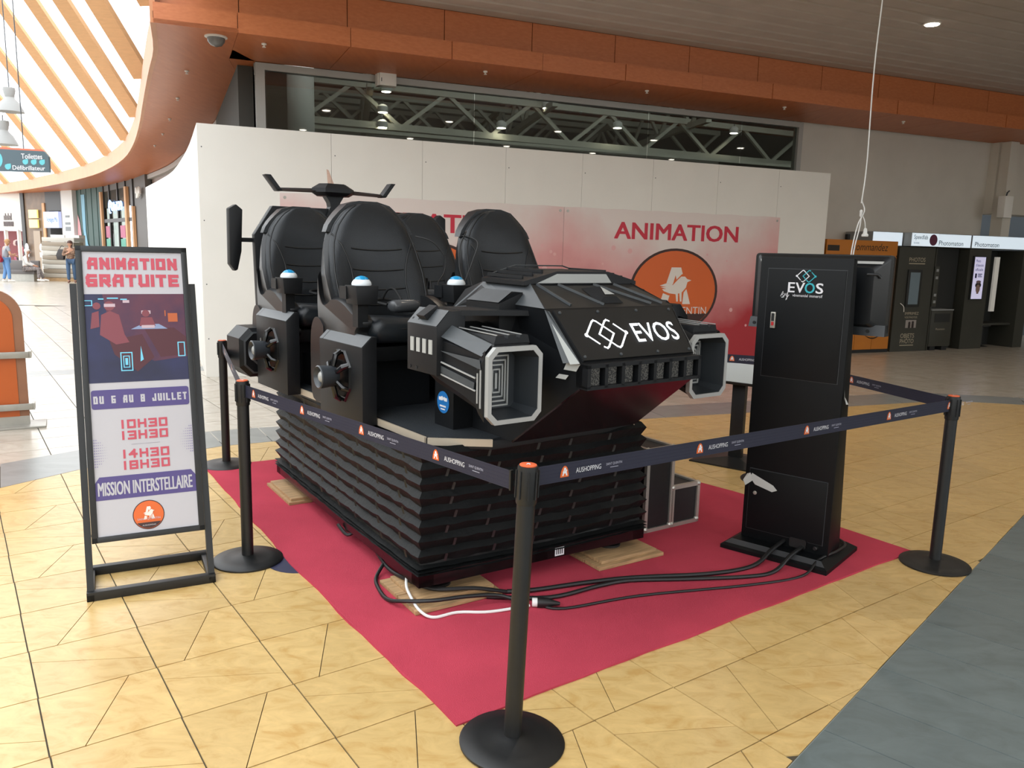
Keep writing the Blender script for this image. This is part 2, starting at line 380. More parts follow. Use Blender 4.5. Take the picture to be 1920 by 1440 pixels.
# white hoarding, front run as separate boards
hb = MB(); hb.box(.46, 10.66, HD+.02, HD+.10, 0, 3.17); wall_back = struct('wall_back', hb, mat('board_joint','#8d8a83',.8), xf=axf)
xs = [.40,2.05,3.30,4.55,5.80,7.05,8.30,9.55,10.68]
for a, b in zip(xs, xs[1:]):
    m_ = MB(); m_.box(a+.002, b-.002, HD, HD+.03, .0, 3.18); obj('panel', m_, M_white, wall_back, xf=axf)
    m_ = MB()
    for zz in (.5,1.2,2.0,2.9): m_.lathe([(.008,0),(.006,.004)], 8, (a+.05, HD, zz), (1,0,0), (0,0,1), (0,-1,0))
    tag(obj('screw', m_, M_grey, wall_back, xf=axf), kind='stuff')
m_ = MB(); m_.box(10.66, 10.70, HD+.03, HD+.85, 0, 3.18); obj('end_panel', m_, M_white, wall_back, xf=axf)
# curved left return of the hoarding
HC = bez([(-3.972,10.192),(-5.25,13.04),(-7.05,16.77),(-8.37,19.16),(-10.0,21.96)], 4)
hl = MB()
hl.loft([[(p.x+.05,p.y+.02,0),(p.x+.12,p.y+.05,0),(p.x+.12,p.y+.05,3.15),(p.x+.05,p.y+.02,3.15)] for p in HC[1:]])
wall_left = struct('wall_left', hl, mat('board_joint','#8d8a83',.8))
for k in range(0, len(HC)-1, 2):
    m_ = MB(); m_.loft([[(p.x,p.y,0),(p.x+.05,p.y+.02,0),(p.x+.05,p.y+.02,3.18),(p.x,p.y,3.18)] for p in HC[k:k+3]]); obj('panel', m_, M_white, wall_left)
# rear wall (right of the shop window), side wall
rw = MB(); rw.box(10.72, 15.75, WD, WD+.2, 0, 4.26); struct('wall_rear', rw, M_wall, xf=axf)
rr_ = MB(); rr_.box(15.75, 15.9, 4.0, WD+.2, 0, 4.4) if 0 else rr_.box(15.75, 24, WD-.25, WD+.2, 2.72, 4.26); rr_.box(15.75, 16.0, WD-.45, WD-.2, 2.0, 4.14)
struct('wall_right', rr_, mat('painted_wall_light','#cfc9bd',.7), xf=axf)
bw = MB(); bw.box(15.9, 24, WD+1.0, WD+1.1, 0, 4.26); struct('wall_far', bw, mat('blue_grey_wall','#6d7680',.6), xf=axf)
struct('wall_unseen_opposite', MB().box(-10.6,-10.3,-14,13.5,0,5.2), M_wall)  # unseen wall, added to cut off low sky light from the left
struct('wall_unseen_behind', MB().box(-10.6,22,-14.3,-14,0,5.2), M_wall)  # unseen wall, added to stop light from behind the camera
struct('wall_unseen_side', MB().box(20,20.2,-8,WD+3,0,4.9), M_wall, xf=axf)  # unseen wall, added to keep sky light off the right side
# clerestory window over the hoarding
win = struct('window_1', MB().box(1.2, 1.32, WD-.05, WD+.08, 0, 4.14), mat('pale_metal_frame','#a9a7a1',.4,metal=.2), xf=axf)
for (a, b, c, d_) in ((1.32,10.62,4.05,4.14),(10.62,10.72,0,4.14)):
    obj('frame', MB().box(a, b, WD-.05, WD+.08, c, d_), mat('pale_metal_frame','#a9a7a1'), win, xf=axf)
obj('sill_beam', MB().box(1.3,10.62,WD-.04,WD+.06,2.98,3.08), mat('pale_metal_frame','#a9a7a1'), win, xf=axf)
for a in (1.32,4.37,7.46,9.38): 
    b = {1.32:4.37,4.37:7.46,7.46:9.38,9.38:10.62}[a]
    obj('pane', MB().box(a+.006,b-.006,WD+.0,WD+.012,3.08,4.05), M_glass, win, xf=axf)
obj('lower_wall', MB().box(1.3,10.62,WD,WD+.1,0,2.98), M_dark, win, xf=axf)
# dark shop interior behind
inn = MB()
inn.box(1.2,14.5,30,30.2,0,7.2); inn.box(1.2,14.5,WD+.3,30,7.0,7.2); inn.box(14.3,14.5,WD+.2,30,0,7); inn.box(1.0,1.2,WD+.3,30,0,7)
struct('wall_inside', inn, mat('interior_dark','#4a4843',.9), xf=axf)
def truss(s0, d0, s1, d1, z0, z1, n, lab):
    t = thing('roof_truss', lab, 'truss', A((s0+s1)/2,(d0+d1)/2,z0), 0); inv = Vector(t.location)
    q = lambda t_, z: A(s0+(s1-s0)*t_, d0+(d1-d0)*t_, z)-inv
    mm = mat('truss_steel','#b9b5a6',.6)
    obj('top_chord', MB().bar(q(0,z1), q(1,z1), .12), mm, t); obj('bottom_chord', MB().bar(q(0,z0), q(1,z0), .12), mm, t)
    for k in range(n):
        obj('brace', MB().bar(q(k/n,z0 if k%2 else z1), q((k+1)/n,z1 if k%2 else z0), .07), mm, t)
for k, (a, lab) in enumerate(((15.0,'grey lattice roof truss nearest behind the shop glass'),(18.2,'grey lattice roof truss second behind the shop glass'),(21.5,'grey lattice roof truss third behind the shop glass'),(25,'grey lattice roof truss furthest inside the dark shop'))):
    truss(1.4, a, 14.2, a+.6, 3.95+.36*k, 4.65+.42*k, 14, lab)
for k, (s_, lab) in enumerate(((3.4,'grey roof truss running back into the shop at left'),(7.0,'grey roof truss running back into the shop at centre'),(10.6,'grey roof truss running back into the shop at right'))):
    truss(s_, 14.4, s_+3.0, 29, 4.55, 5.35, 16, lab)
col = MB(); col.lathe([(.22,0),(.22,6.9)], 24, A(1.95,12.9,0)); tag(obj('round_column', col, M_white, smooth=True), 'round white column seen through the left end of the shop glass', 'column')
rail = MB().bar(A(1.3,13.6,3.62), A(12.5,13.6,3.62), .05, .05); tag(obj('light_track', rail, mat('truss_steel','#b9b5a6')), 'long pale lighting track crossing behind the shop glass', 'light track')
M_lampin = mat('shop_lamp_glow','#fff4e2',.4,emit=70)
for k, (x, y, z) in enumerate(((-2.44,15.29,4.55),(-2.5,15.26,4.18),(-2.51,15.26,3.91),(.57,16.59,4.55),(-.33,16.2,4.09),(2.07,17.24,4.30),(4.81,18.43,4.43))):
    t = thing('shop_lamp', ['round ceiling lamp highest at the left behind the shop glass','middle round lamp at the left behind the shop glass','lowest round lamp at the left behind the shop glass','bright round lamp at the centre behind the shop glass','round lamp just above the hoarding at shop centre','round lamp at right of centre behind the shop glass','round lamp at the far right behind the shop glass'][k], 'lamp', (x,y,z), 0, 'round lamps inside the shop')
    obj('housing', MB().lathe([(.09,.0),(.10,.02),(.10,.10),(.05,.14)], 16), M_white, t, smooth=True)
    obj('diffuser', MB().lathe([(.085,-.004),(.085,.002)], 16), M_lampin, t)
    obj('drop_rod', MB().tube([(0,0,.13),(0,0,.22)], .008, 6), M_grey, t)
# soffit, fascias and grey ceiling
seams = [-.03,.87,2.186,3.499,4.796,6.1,7.418,8.74,10.073,11.4,12.751,14.1,15.75,17.4,19.0]
SZ = 4.147
M_oseam = mat('orange_seam','#74442a',.6)
cs = struct('ceiling', MB().box(.0, 20, 10.35, WD+.2, SZ+.05, SZ+.09), M_oseam, xf=axf)
for a, b in zip(seams, seams[1:]):
    m_ = MB()
    d0 = 10.31
    m_.box(a+.004, b-.004, d0+.02, WD-.05, SZ, SZ+.04); obj('soffit_panel', m_, M_orange, cs, xf=axf)
tr1 = struct('trim_1', MB().box(.0, 20, 10.36, 10.44, SZ+.03, 4.35), M_oseam, xf=axf)
for k, (a, b) in enumerate(zip(seams, seams[1:])):
    obj('fascia_panel', MB().box(a+.004, b-.004, 10.30-.008*(k%2), 10.34, SZ-.004, 4.365), M_orange, tr1, xf=axf)
tr2 = struct('trim_2', MB().box(.0, 20, 10.50, 10.6, 4.4, 5.0), M_oseam, xf=axf)
us = [-.03,.9,2.18,3.444,4.7,6.0,7.272,8.56,9.848,11.1,12.4,13.777,15.4,17,19]
for a, b in zip(us, us[1:]): obj('upper_fascia_panel', MB().box(a+.005, b-.005, 10.455, 10.49, 4.36, 4.775 if a > 1 else 5.6), M_orange, tr2, xf=axf)
M_ceil = mat('grey_ceiling','#bab3ab',.6,vary=.06,vscale=3)
CEIL_S0, CEIL_D0 = .35, -6.0  # unseen run behind the camera lengthened to darken the right side
cg = struct('ceiling_upper', MB().box(CEIL_S0, 20, CEIL_D0, 10.5, 4.84, 4.95), M_dark, xf=axf)
k = 10.47
while k > CEIL_D0+.3:
    m_ = MB(); m_.prism([(k,4.79),(k-.04,4.772),(k-.26,4.772),(k-.30,4.79),(k-.30,4.83),(k,4.83)], 'x', CEIL_S0, 20)
    obj('ceiling_strip', m_, M_ceil, cg, xf=axf); k -= .30
# soffit wrapping round the atrium, curved
SE = bez([(-4.12,9.44),(-4.65,10.70),(-5.25,11.9),(-5.94,13.29),(-6.81,15.06),(-8.16,17.8),(-9.79,20.97),(-11.65,24.3),(-14.0,27.95),(-16.7,31.6),(-21.3,37.0),(-27.5,43.35),(-33,47.5)], 3)
FA = bez([(-3.98,9.7),(-3.56,11.25),(-4.2,12.6),(-4.9,14.1),(-5.7,15.8),(-7.3,19.0),(-9.1,22.4),(-11.1,26.0),(-13.8,30.2),(-15.9,33.5),(-20.9,39.2),(-28.5,44.7),(-33.5,48)], 3)
M_soff = mat('orange_laminate','#b9683a'); M_edge = mat('pale_orange_edge','#c98a62',.5,vary=.05,vscale=3)
sl = MB(); sl.loft([[(e.x,e.y,SZ+.05),(f.x+.3,f.y+.2,SZ+.05),(f.x+.3,f.y+.2,SZ+.12),(e.x,e.y,SZ+.12)] for e, f in zip(SE, FA)])
csl = struct('ceiling_left', sl, M_oseam)
obj('corner_fill', MB().box(.1,1.6,10.9,12.5,SZ+.03,SZ+.05), mat('orange_laminate','#b9683a'), csl, xf=axf)
obj('corner_backing', MB().prism([tuple(A(*q,0))[:2] for q in ((-.03,10.3),(1.3,10.3),(1.3,WD+.06))]+[(-3.4,11.5),(-4.0,12.7),(-5.25,11.9),(-4.65,10.7)],'z',SZ+.028,SZ+.045), mat('orange_laminate','#b9683a'), csl)
obj('corner_panel', MB().prism([(A(-.03,10.3,0).x,A(-.03,10.3,0).y),(A(.87,10.3,0).x,A(.87,10.3,0).y),(A(.87,WD,0).x,A(.87,WD,0).y),(-4.2,12.6),(-5.25,11.9),(-4.65,10.70)],'z',SZ-.003,SZ+.03), mat('orange_laminate','#b9683a'), csl)
for k in range(0, len(SE)-1, 2):
    m_ = MB(); m_.loft([[(e.x,e.y,SZ),(f.x,f.y,SZ),(f.x,f.y,SZ+.04),(e.x,e.y,SZ+.04)] for e, f in list(zip(SE, FA))[k:k+3]]); obj('soffit_panel', m_, M_soff, csl)
ef = struct('trim_3', MB().loft([[(e.x+.02,e.y+.02,SZ+.05),(e.x+.06,e.y+.05,SZ+.05),(e.x+.06,e.y+.05,4.62),(e.x+.02,e.y+.02,4.62)] for e in SE]), M_oseam)
for k in range(0, len(SE)-1, 3):
    m_ = MB(); m_.loft([[(e.x-.03,e.y-.01,SZ-.005),(e.x+.02,e.y+.02,SZ-.005),(e.x+.02,e.y+.02,4.62),(e.x-.03,e.y-.01,4.62)] for e in SE[k:k+4]]); obj('edge_panel', m_, M_edge, ef)
# timber rafters of the glass roof
M_raft = mat('rafter_timber','#d9a878',.55,vary=.06,vscale=6,stretch=(1,1,8))  # timber colour made paler to carry the lens flare
rd = Vector((-.2,-1,.9)).normalized()
def at_len(P, L):
    for a, b in zip(P, P[1:]):
        l = (b-a).length
        if L <= l: return a+(b-a)*(L/l)
        L -= l
    return P[-1]
SE2 = [Vector((e.x,e.y)) for e in SE]
for k in range(9):
    q = at_len(SE2, 1.0+4.9*k); a = Vector((q.x,q.y,4.60)); m_ = MB().bar((0,0,0), rd*7.5, .34, .10)
    o = obj('roof_rafter', m_, M_raft); o.location = a
    tag(o, 'orange timber glass-roof rafter, %s from the near end of the soffit' % ['first','second','third','fourth','fifth','sixth','seventh','eighth','ninth','tenth'][k], 'rafter', 'timber rafters over the atrium')
# facade behind / left of the hoarding (curved shop front line)
fc = MB(); fc.loft([[(f.x+.1,f.y+.1,0),(f.x+.35,f.y+.25,0),(f.x+.35,f.y+.25,SZ),(f.x+.1,f.y+.1,SZ)] for f in FA[3:25]])
struct('wall_facade', fc, mat('facade_reflection_brown','#7c6458',.4))  # brown carries the orange reflection in the dark facade glass
for nm, z0, z1 in (('trim_4',3.98,4.13),):
    struct(nm, MB().loft([[(f.x-.02,f.y,z0),(f.x+.1,f.y+.1,z0),(f.x+.1,f.y+.1,z1),(f.x-.02,f.y,z1)] for f in FA[3:25]]), mat('pale_metal_frame','#a9a7a1'))

# ------------------------------------------------------------------ red carpet
cp = MB(); top = []
dense = []
for a, b in zip(CARPET, CARPET[1:]+CARPET[:1]):
    n = max(2, int(hypot(b[0]-a[0], b[1]-a[1])/.12))
    for k in range(n):
        t = k/n; dense.append((a[0]+(b[0]-a[0])*t+random.uniform(-.006,.006), a[1]+(b[1]-a[1])*t+random.uniform(-.006,.006)))
cp.loft([[(x,y,.0005) for x, y in dense],[(x,y,.006+random.uniform(0,.003)) for x, y in dense]])
tag(obj('carpet', cp, M_carpet), 'large red carpet laid on the yellow tiles under the simulator', 'carpet')
fs = thing('floor_sticker','dark blue round sticker on the floor beside the left barrier post','sticker',(-1.13,4.16,0))
obj('sticker', MB().prism(circ(0,0,.19,32),'z',.0006,.0016), mat('sticker_navy','#2c2e48',.5), fs)
pr('print', [rect(-.02,.12,-.09,-.075), rect(.0,.13,-.12,-.108)], M_txt, fs, (0,0,0), (1,0,0), (0,1,0), .002)

# ------------------------------------------------------------------ simulator ride: local frame u (right), v (back), z
TT = radians(36.8); T0 = Vector((-.40143, 3.77598, 0)); MT = radians(32.8); M0 = Vector((-.424, 3.603, 0))
ride = thing('simulator_ride', 'black four-seat motion simulator shaped like a spaceship on pleated bellows base', 'simulator', T0, TT)
def m2t(p):
    u, v, z = p; w = M0+Vector((cos(MT),sin(MT),0))*u+Vector((-sin(MT),cos(MT),0))*v+Vector((0,0,z))-T0
    return Vector((w.x*cos(TT)+w.y*sin(TT), -w.x*sin(TT)+w.y*cos(TT), w.z))
CU = .73
def mir(p): return (2*CU-p[0], p[1], p[2])
def part(name, mb, m, parent=None, both=False, **k):
    o = obj(name, mb, m, parent or ride, **k)
    if both:
        k2 = dict(k); x0 = k2.pop('xf', None); obj(name, mb, m, parent or ride, xf=(lambda p: mir(x0(p) if x0 else p)), **k2)
    return o
BW, BL = 1.43, 2.32
# base frame, feet
fr = MB()
for a in ((0,BW,0,.08),(0,BW,BL-.08,BL),(0,.08,0,BL),(BW-.08,BW,0,BL),(BW*.5-.04,BW*.5+.04,0,BL)): fr.box(a[0],a[1],a[2],a[3],.095,.16)
part('base_frame', fr, M_lower, xf=m2t)
for u, v in ((.16,.12),(BW-.16,.12),(.16,BL-.3),(BW-.16,BL-.3),(.10,1.05),(BW-.1,1.05)):
    part('levelling_foot', MB().lathe([(.07,.046),(.07,.058),(.03,.07),(.018,.075),(.018,.1)],18,(u,v,0)), M_rubber, smooth=True, xf=m2t)
pr('data_plate', [rect(0,.06,0,.045)], M_txt, ride, m2t((.80,-.002,.105)), m2t((1,0,0))-m2t((0,0,0)), (0,0,1), .002)
pr('data_print', [rect(.008+.012*k,.014+.012*k,.008,.036) for k in range(4)], M_dark, ride, m2t((.80,-.002,.105)), m2t((1,0,0))-m2t((0,0,0)), (0,0,1), .003)
# pleated bellows
def loop(off, z, zj=.0, seed=0):
    rnd = random.Random(seed); pts = []; n1, n2 = 22, 34
    def j(): return rnd.uniform(-1,1)
    x0, x1, y0, y1 = -off, BW+off, -off, BL+off
    for k in range(n1): t = k/n1; pts.append((x0+(x1-x0)*t, y0+j()*.004*(k>0), z+zj*j()-.012*sin(pi*t)))
    for k in range(n2): t = k/n2; pts.append((x1+j()*.004*(k>0), y0+(y1-y0)*t, z+zj*j()-.012*sin(pi*t)))
    for k in range(n1): t = k/n1; pts.append((x1-(x1-x0)*t, y1+j()*.004*(k>0), z+zj*j()-.012*sin(pi*t)))
    for k in range(n2): t = k/n2; pts.append((x0+j()*.004*(k>0), y1-(y1-y0)*t, z+zj*j()-.012*sin(pi*t)))
    return pts
rings = []; zs = [.15,.158,.166,.174,.182,.192,.20]; 
for k, z in enumerate(zs): rings.append(loop(.012 if k%2 else -.02, z, .002, k))
nf = 8; z0, z1 = .21, .785
for k in range(nf*2+1):
    z = z0+(z1-z0)*(k+(.25 if k%2 else 0))/(nf*2+.3); f = k/(nf*2)
    rings.append(loop((.010 if k%2 else -.020)*(1-.3*f)-.018*f, z, .005, 50+k))
be = MB(); be.loft(rings, caps=False); part('bellows', be, M_bellow, xf=m2t, smooth=True, sharp=30)
# slivers on the fold creases, fabric sheen painted as a lighter black
st = MB(); rnd = random.Random(3)
for k in range(1, nf*2, 2):
    z = z0+(z1-z0)*(k+.25)/(nf*2+.3)
    for q in range(5):
        u = .15+q*.25+rnd.uniform(-.04,.04); st.add([(u,-.006,z-.04),(u+.012,-.012,z-.04),(u+.02,-.017,z-.004),(u+.008,-.013,z-.002)],[(0,1,2,3)])
    for q in range(7):
        v = .15+q*.3+rnd.uniform(-.04,.04); st.add([(-.006,v,z-.04),(-.012,v+.012,z-.04),(-.017,v+.02,z-.004),(-.013,v+.008,z-.002)],[(0,1,2,3)])
tag(part('fold_creases', st, mat('crease_sheen','#131517',.4), xf=m2t), kind='stuff')
# deck
deck = [(0,0),(.249,-.19),(1.211,-.19),(1.46,0),(1.46,2.30),(0,2.30)]
part('deck', MB().prism(deck,'z',.745,.792), M_black, bevel=.004)
part('deck_mat', MB().prism([(.02,.02),(.26,-.165),(1.2,-.165),(1.44,.02),(1.44,2.28),(.02,2.28)],'z',.792,.797), mat('deck_tread','#23282d',.6,bump=.5,bscale=200))
part('subframe', MB().prism([(.10,.1),(.3,-.08),(1.16,-.08),(1.36,.1),(1.36,2.2),(.10,2.2)],'z',.70,.745), M_lower)
for a, b in (((-.004,.02),(-.004,.60)),((-.004,1.03),(-.004,1.60)),((-.004,0),(.249,-.192)),((1.464,0),(1.464,1.0)),((1.464,0),(1.211,-.192))):
    part('edge_strip', MB().bar((a[0],a[1],.780), (b[0],b[1],.780), .012, .036), M_cream_strip)
# hull: prow profile across u
PROF = [(-.26,1.553),(-.485,1.452),(-.69,1.222),(-.686,1.118),(-.47,.955),(-.25,.792),(.30,.792),(.30,1.50),(.12,1.553)]
def hw_at(v, z):  # half width of hull
    h = .415 if z > 1.0 else .415
    if v < -.485: h = .415-.05*((-.485-v)/.205)
    if z < 1.06: h = min(h, .37+.05*max(0,(v+.62)/.4))
    return h
hm = MB(); L = []; R = []
for v, z in PROF: h = hw_at(v, z); L.append((CU-h, v, z)); R.append((CU+h, v, z))
CH = .085
def hullring(k, inner):
    v, z = PROF[k]; h = hw_at(v, z); return h
ringsL = []
secs = []
for v, z in PROF:
    h = hw_at(v, z); secs.append((v, z, h))
# top with chamfered shoulders: build as cross sections along the profile (left wall, shoulder, right shoulder, right wall)
vs = []; fs = []
for v, z, h in secs:
    top = z > 1.4
    vs += [(CU-h, v, z-(.10 if top and v > -.4 else (.0))), (CU-h+(.085 if top and v > -.4 else .0), v, z), (CU+h-(.085 if top and v > -.4 else .0), v, z), (CU+h, v, z-(.10 if top and v > -.4 else .0))]
n = len(secs)
for k in range(n):
    j = (k+1) % n
    for c in range(3): fs.append((k*4+c, k*4+c+1, j*4+c+1, j*4+c))
fs.append(tuple(k*4 for k in range(n))); fs.append(tuple(k*4+3 for k in reversed(range(n))))
hm.add(vs, fs)
hull = part('hull', hm, M_hull)
part('underside_panel', MB().add([(CU-.372,-.686,1.115),(CU+.372,-.686,1.115),(CU+.416,-.255,.795),(CU-.416,-.255,.795),(CU-.372,-.690,1.108),(CU+.372,-.690,1.108),(CU+.416,-.266,.79),(CU-.416,-.266,.79)],[(0,1,2,3),(7,6,5,4),(0,4,5,1),(1,5,6,2),(2,6,7,3),(3,7,4,0)]), mat('black_gloss_red_reflection','#1c0c0f',.18))  # black panel, red carpet reflection tinted into its colour
# light grey shoulder chamfers
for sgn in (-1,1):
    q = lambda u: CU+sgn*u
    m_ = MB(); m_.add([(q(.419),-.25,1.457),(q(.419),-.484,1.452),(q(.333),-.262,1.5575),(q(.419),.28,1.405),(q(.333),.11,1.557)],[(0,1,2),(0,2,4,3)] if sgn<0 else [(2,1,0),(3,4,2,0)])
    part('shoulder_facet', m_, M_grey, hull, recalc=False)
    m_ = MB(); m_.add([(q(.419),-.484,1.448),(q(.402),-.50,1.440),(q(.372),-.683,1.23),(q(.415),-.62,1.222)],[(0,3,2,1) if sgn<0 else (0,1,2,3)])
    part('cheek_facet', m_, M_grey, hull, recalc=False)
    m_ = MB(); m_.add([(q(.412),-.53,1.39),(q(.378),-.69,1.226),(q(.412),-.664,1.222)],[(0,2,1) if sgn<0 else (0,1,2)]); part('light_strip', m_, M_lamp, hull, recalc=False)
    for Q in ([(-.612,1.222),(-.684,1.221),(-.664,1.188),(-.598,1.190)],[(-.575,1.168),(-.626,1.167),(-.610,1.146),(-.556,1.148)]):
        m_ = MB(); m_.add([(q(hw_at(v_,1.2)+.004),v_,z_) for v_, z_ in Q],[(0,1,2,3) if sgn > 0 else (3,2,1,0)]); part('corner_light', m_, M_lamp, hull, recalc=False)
# sloped logo panel
PA = Vector((CU,-.69,1.222)); PB = Vector((CU,-.485,1.452)); py = (PB-PA).normalized(); pn = Vector((1,0,0)).cross(py)
def pp(a, b, off=0): return PA+Vector((1,0,0))*a+py*b+pn*off
H = (PB-PA).length
lp = MB(); lp.loft([[pp(-.355,.012),pp(.355,.012),pp(.385,H-.018),pp(-.385,H-.018)],[pp(-.355,.012,.012),pp(.355,.012,.012),pp(.385,H-.018,.012),pp(-.385,H-.018,.012)]])
logo_panel = part('logo_panel', lp, mat('matt_black_panel','#0d0f11',.55))
X_ = Vector((1,0,0)); o_ = pp(0,H*.47)
pr('logo_mark', dia(-.185,.085,.009,7)+dia(-.105,.085,.009,3)+[circ(-.185-.085,-.002,.011,12), circ(-.105+.085,.002,.011,12)], M_white_lit, logo_panel, o_, X_, py, .015)
text('lettering','EVOS',.155,M_white_lit,logo_panel,o_+X_*.03-py*.055,X_,py,.015,fit=.29,bold=.001)
for a in (-.34,-.12,.12,.34):
    for b in (.03,H-.035): part('bolt', MB().lathe([(.008,.012),(.007,.017),(.003,.019)],10,pp(a*(1+.05*(b>.1)),b),X_,py,pn), M_grey, logo_panel, smooth=True)
# air intake row
vb = MB(); fx = [-.36+.72*k/7 for k in range(8)]
for x in fx: vb.box(CU+x-.010,CU+x+.010,-.735,-.66,1.118,1.222)
vb.box(CU-.37,CU+.37,-.735,-.66,1.208,1.226); vb.box(CU-.37,CU+.37,-.735,-.66,1.112,1.128); vb.box(CU-.37,CU+.37,-.70,-.66,1.118,1.222)
vent = part('intake_frame', vb, M_hull)
M_mesh = bpy.data.materials.new('perforated_mesh'); M_mesh.use_nodes = True; N = M_mesh.node_tree.nodes; Lk = M_mesh.node_tree.links
vo = N.new('ShaderNodeTexVoronoi'); vo.inputs['Scale'].default_value = 130; tcx = N.new('ShaderNodeTexCoord'); Lk.new(tcx.outputs['Object'], vo.inputs['Vector'])
rp = N.new('ShaderNodeValToRGB'); rp.color_ramp.elements[0].position = .45; rp.color_ramp.elements[1].position = .55
rp.color_ramp.elements[0].color = (.004,.004,.004,1); rp.color_ramp.elements[1].color = (.09,.085,.075,1)
Lk.new(vo.outputs['Distance'], rp.inputs[0]); Lk.new(rp.outputs[0], N['Principled BSDF'].inputs['Base Color']); N['Principled BSDF'].inputs['Roughness'].default_value = .5
for a, b in zip(fx, fx[1:]): part('intake_mesh', MB().box(CU+a+.010,CU+b-.022,-.712,-.70,1.128,1.208), M_mesh, vent)
# bonnet ribs
def dk(u, v, off=0): # point on bonnet slope
    t = (v+.26)/(-.485+.26); return Vector((CU+u, v, 1.553+(1.452-1.553)*t+off))
for u0, u1 in ((-.30,-.25),(-.17,-.04),(.06,.28),(.2,.36)):
    part('bonnet_rib', MB().bar(dk(u0,-.275,.004), dk(u1,-.468,.004), .012, .012), M_grey, hull)
bl = MB(); bl.add([dk(-.05,-.31,.002),dk(.10,-.455,.002),dk(-.06,-.455,.002),dk(.01,-.38,.045),dk(.06,-.445,.03),dk(-.02,-.445,.03)],[(0,2,5,3),(0,3,4,1),(3,5,4),(2,1,4,5),(0,1,2)])
blip = part('bonnet_scoop', bl, M_black, hull)
m_ = MB(); m_.add([dk(.006,-.385,.048),dk(.055,-.437,.036),dk(-.008,-.437,.036)],[(0,2,1)]); part('scoop_light', m_, M_lamp, blip, recalc=False)
# roof cap
cap = MB()
fr_ = [(-.37,1.545),(.37,1.545),(.37,1.565),(.17,1.612),(-.17,1.612),(-.37,1.565)]
cap.loft([[(CU+a,-.265,z) for a, z in fr_],[(CU+a*.98,.10,z+.004) for a, z in fr_]])
capo = part('roof_cap', cap, M_hull)
part('roof_lamp', MB().prism([(CU-.29,1.556),(CU+.19,1.556),(CU+.15,1.60),(CU-.17,1.60)],'y',-.271,-.26), M_lamp, capo)
for u in (-.33,-.27,-.21):
    t = (u+.37)/.2; z = 1.565+.047*t
    part('cap_rib', MB().bar((CU+u,-.2,z+.008),(CU+u+.0,.09,z+.012),.010,.016), M_black, capo)
    part('cap_rib', MB().bar((CU-u,-.2,z+.008),(CU-u+.0,.09,z+.012),.010,.016), M_black, capo)
part('visor_rail', MB().tube([(CU-.30,.09,1.592),(CU-.16,.09,1.632),(CU+.16,.09,1.632),(CU+.34,.09,1.585)],.004,6), M_grey, capo)
# side modules on the hull
for sgn in (-1,1):
    q = lambda u: CU+sgn*u
    m_ = MB(); m_.loft([[(q(.38),.05,1.10),(q(.50),.03,1.10),(q(.50),.03,1.462),(q(.435),-.02,1.518),(q(.38),-.02,1.515)],[(q(.38),-.25,1.10),(q(.50),-.25,1.10),(q(.50),-.25,1.462),(q(.435),-.27,1.516),(q(.38),-.27,1.513)]])
    sm = part('side_module', m_, M_hull)
    m_ = MB(); m_.add([(q(.503),.02,1.466),(q(.503),-.245,1.466),(q(.437),-.265,1.521),(q(.437),-.02,1.522)],[(0,1,2,3) if sgn<0 else (3,2,1,0)]); part('module_facet', m_, M_grey, sm, recalc=False)
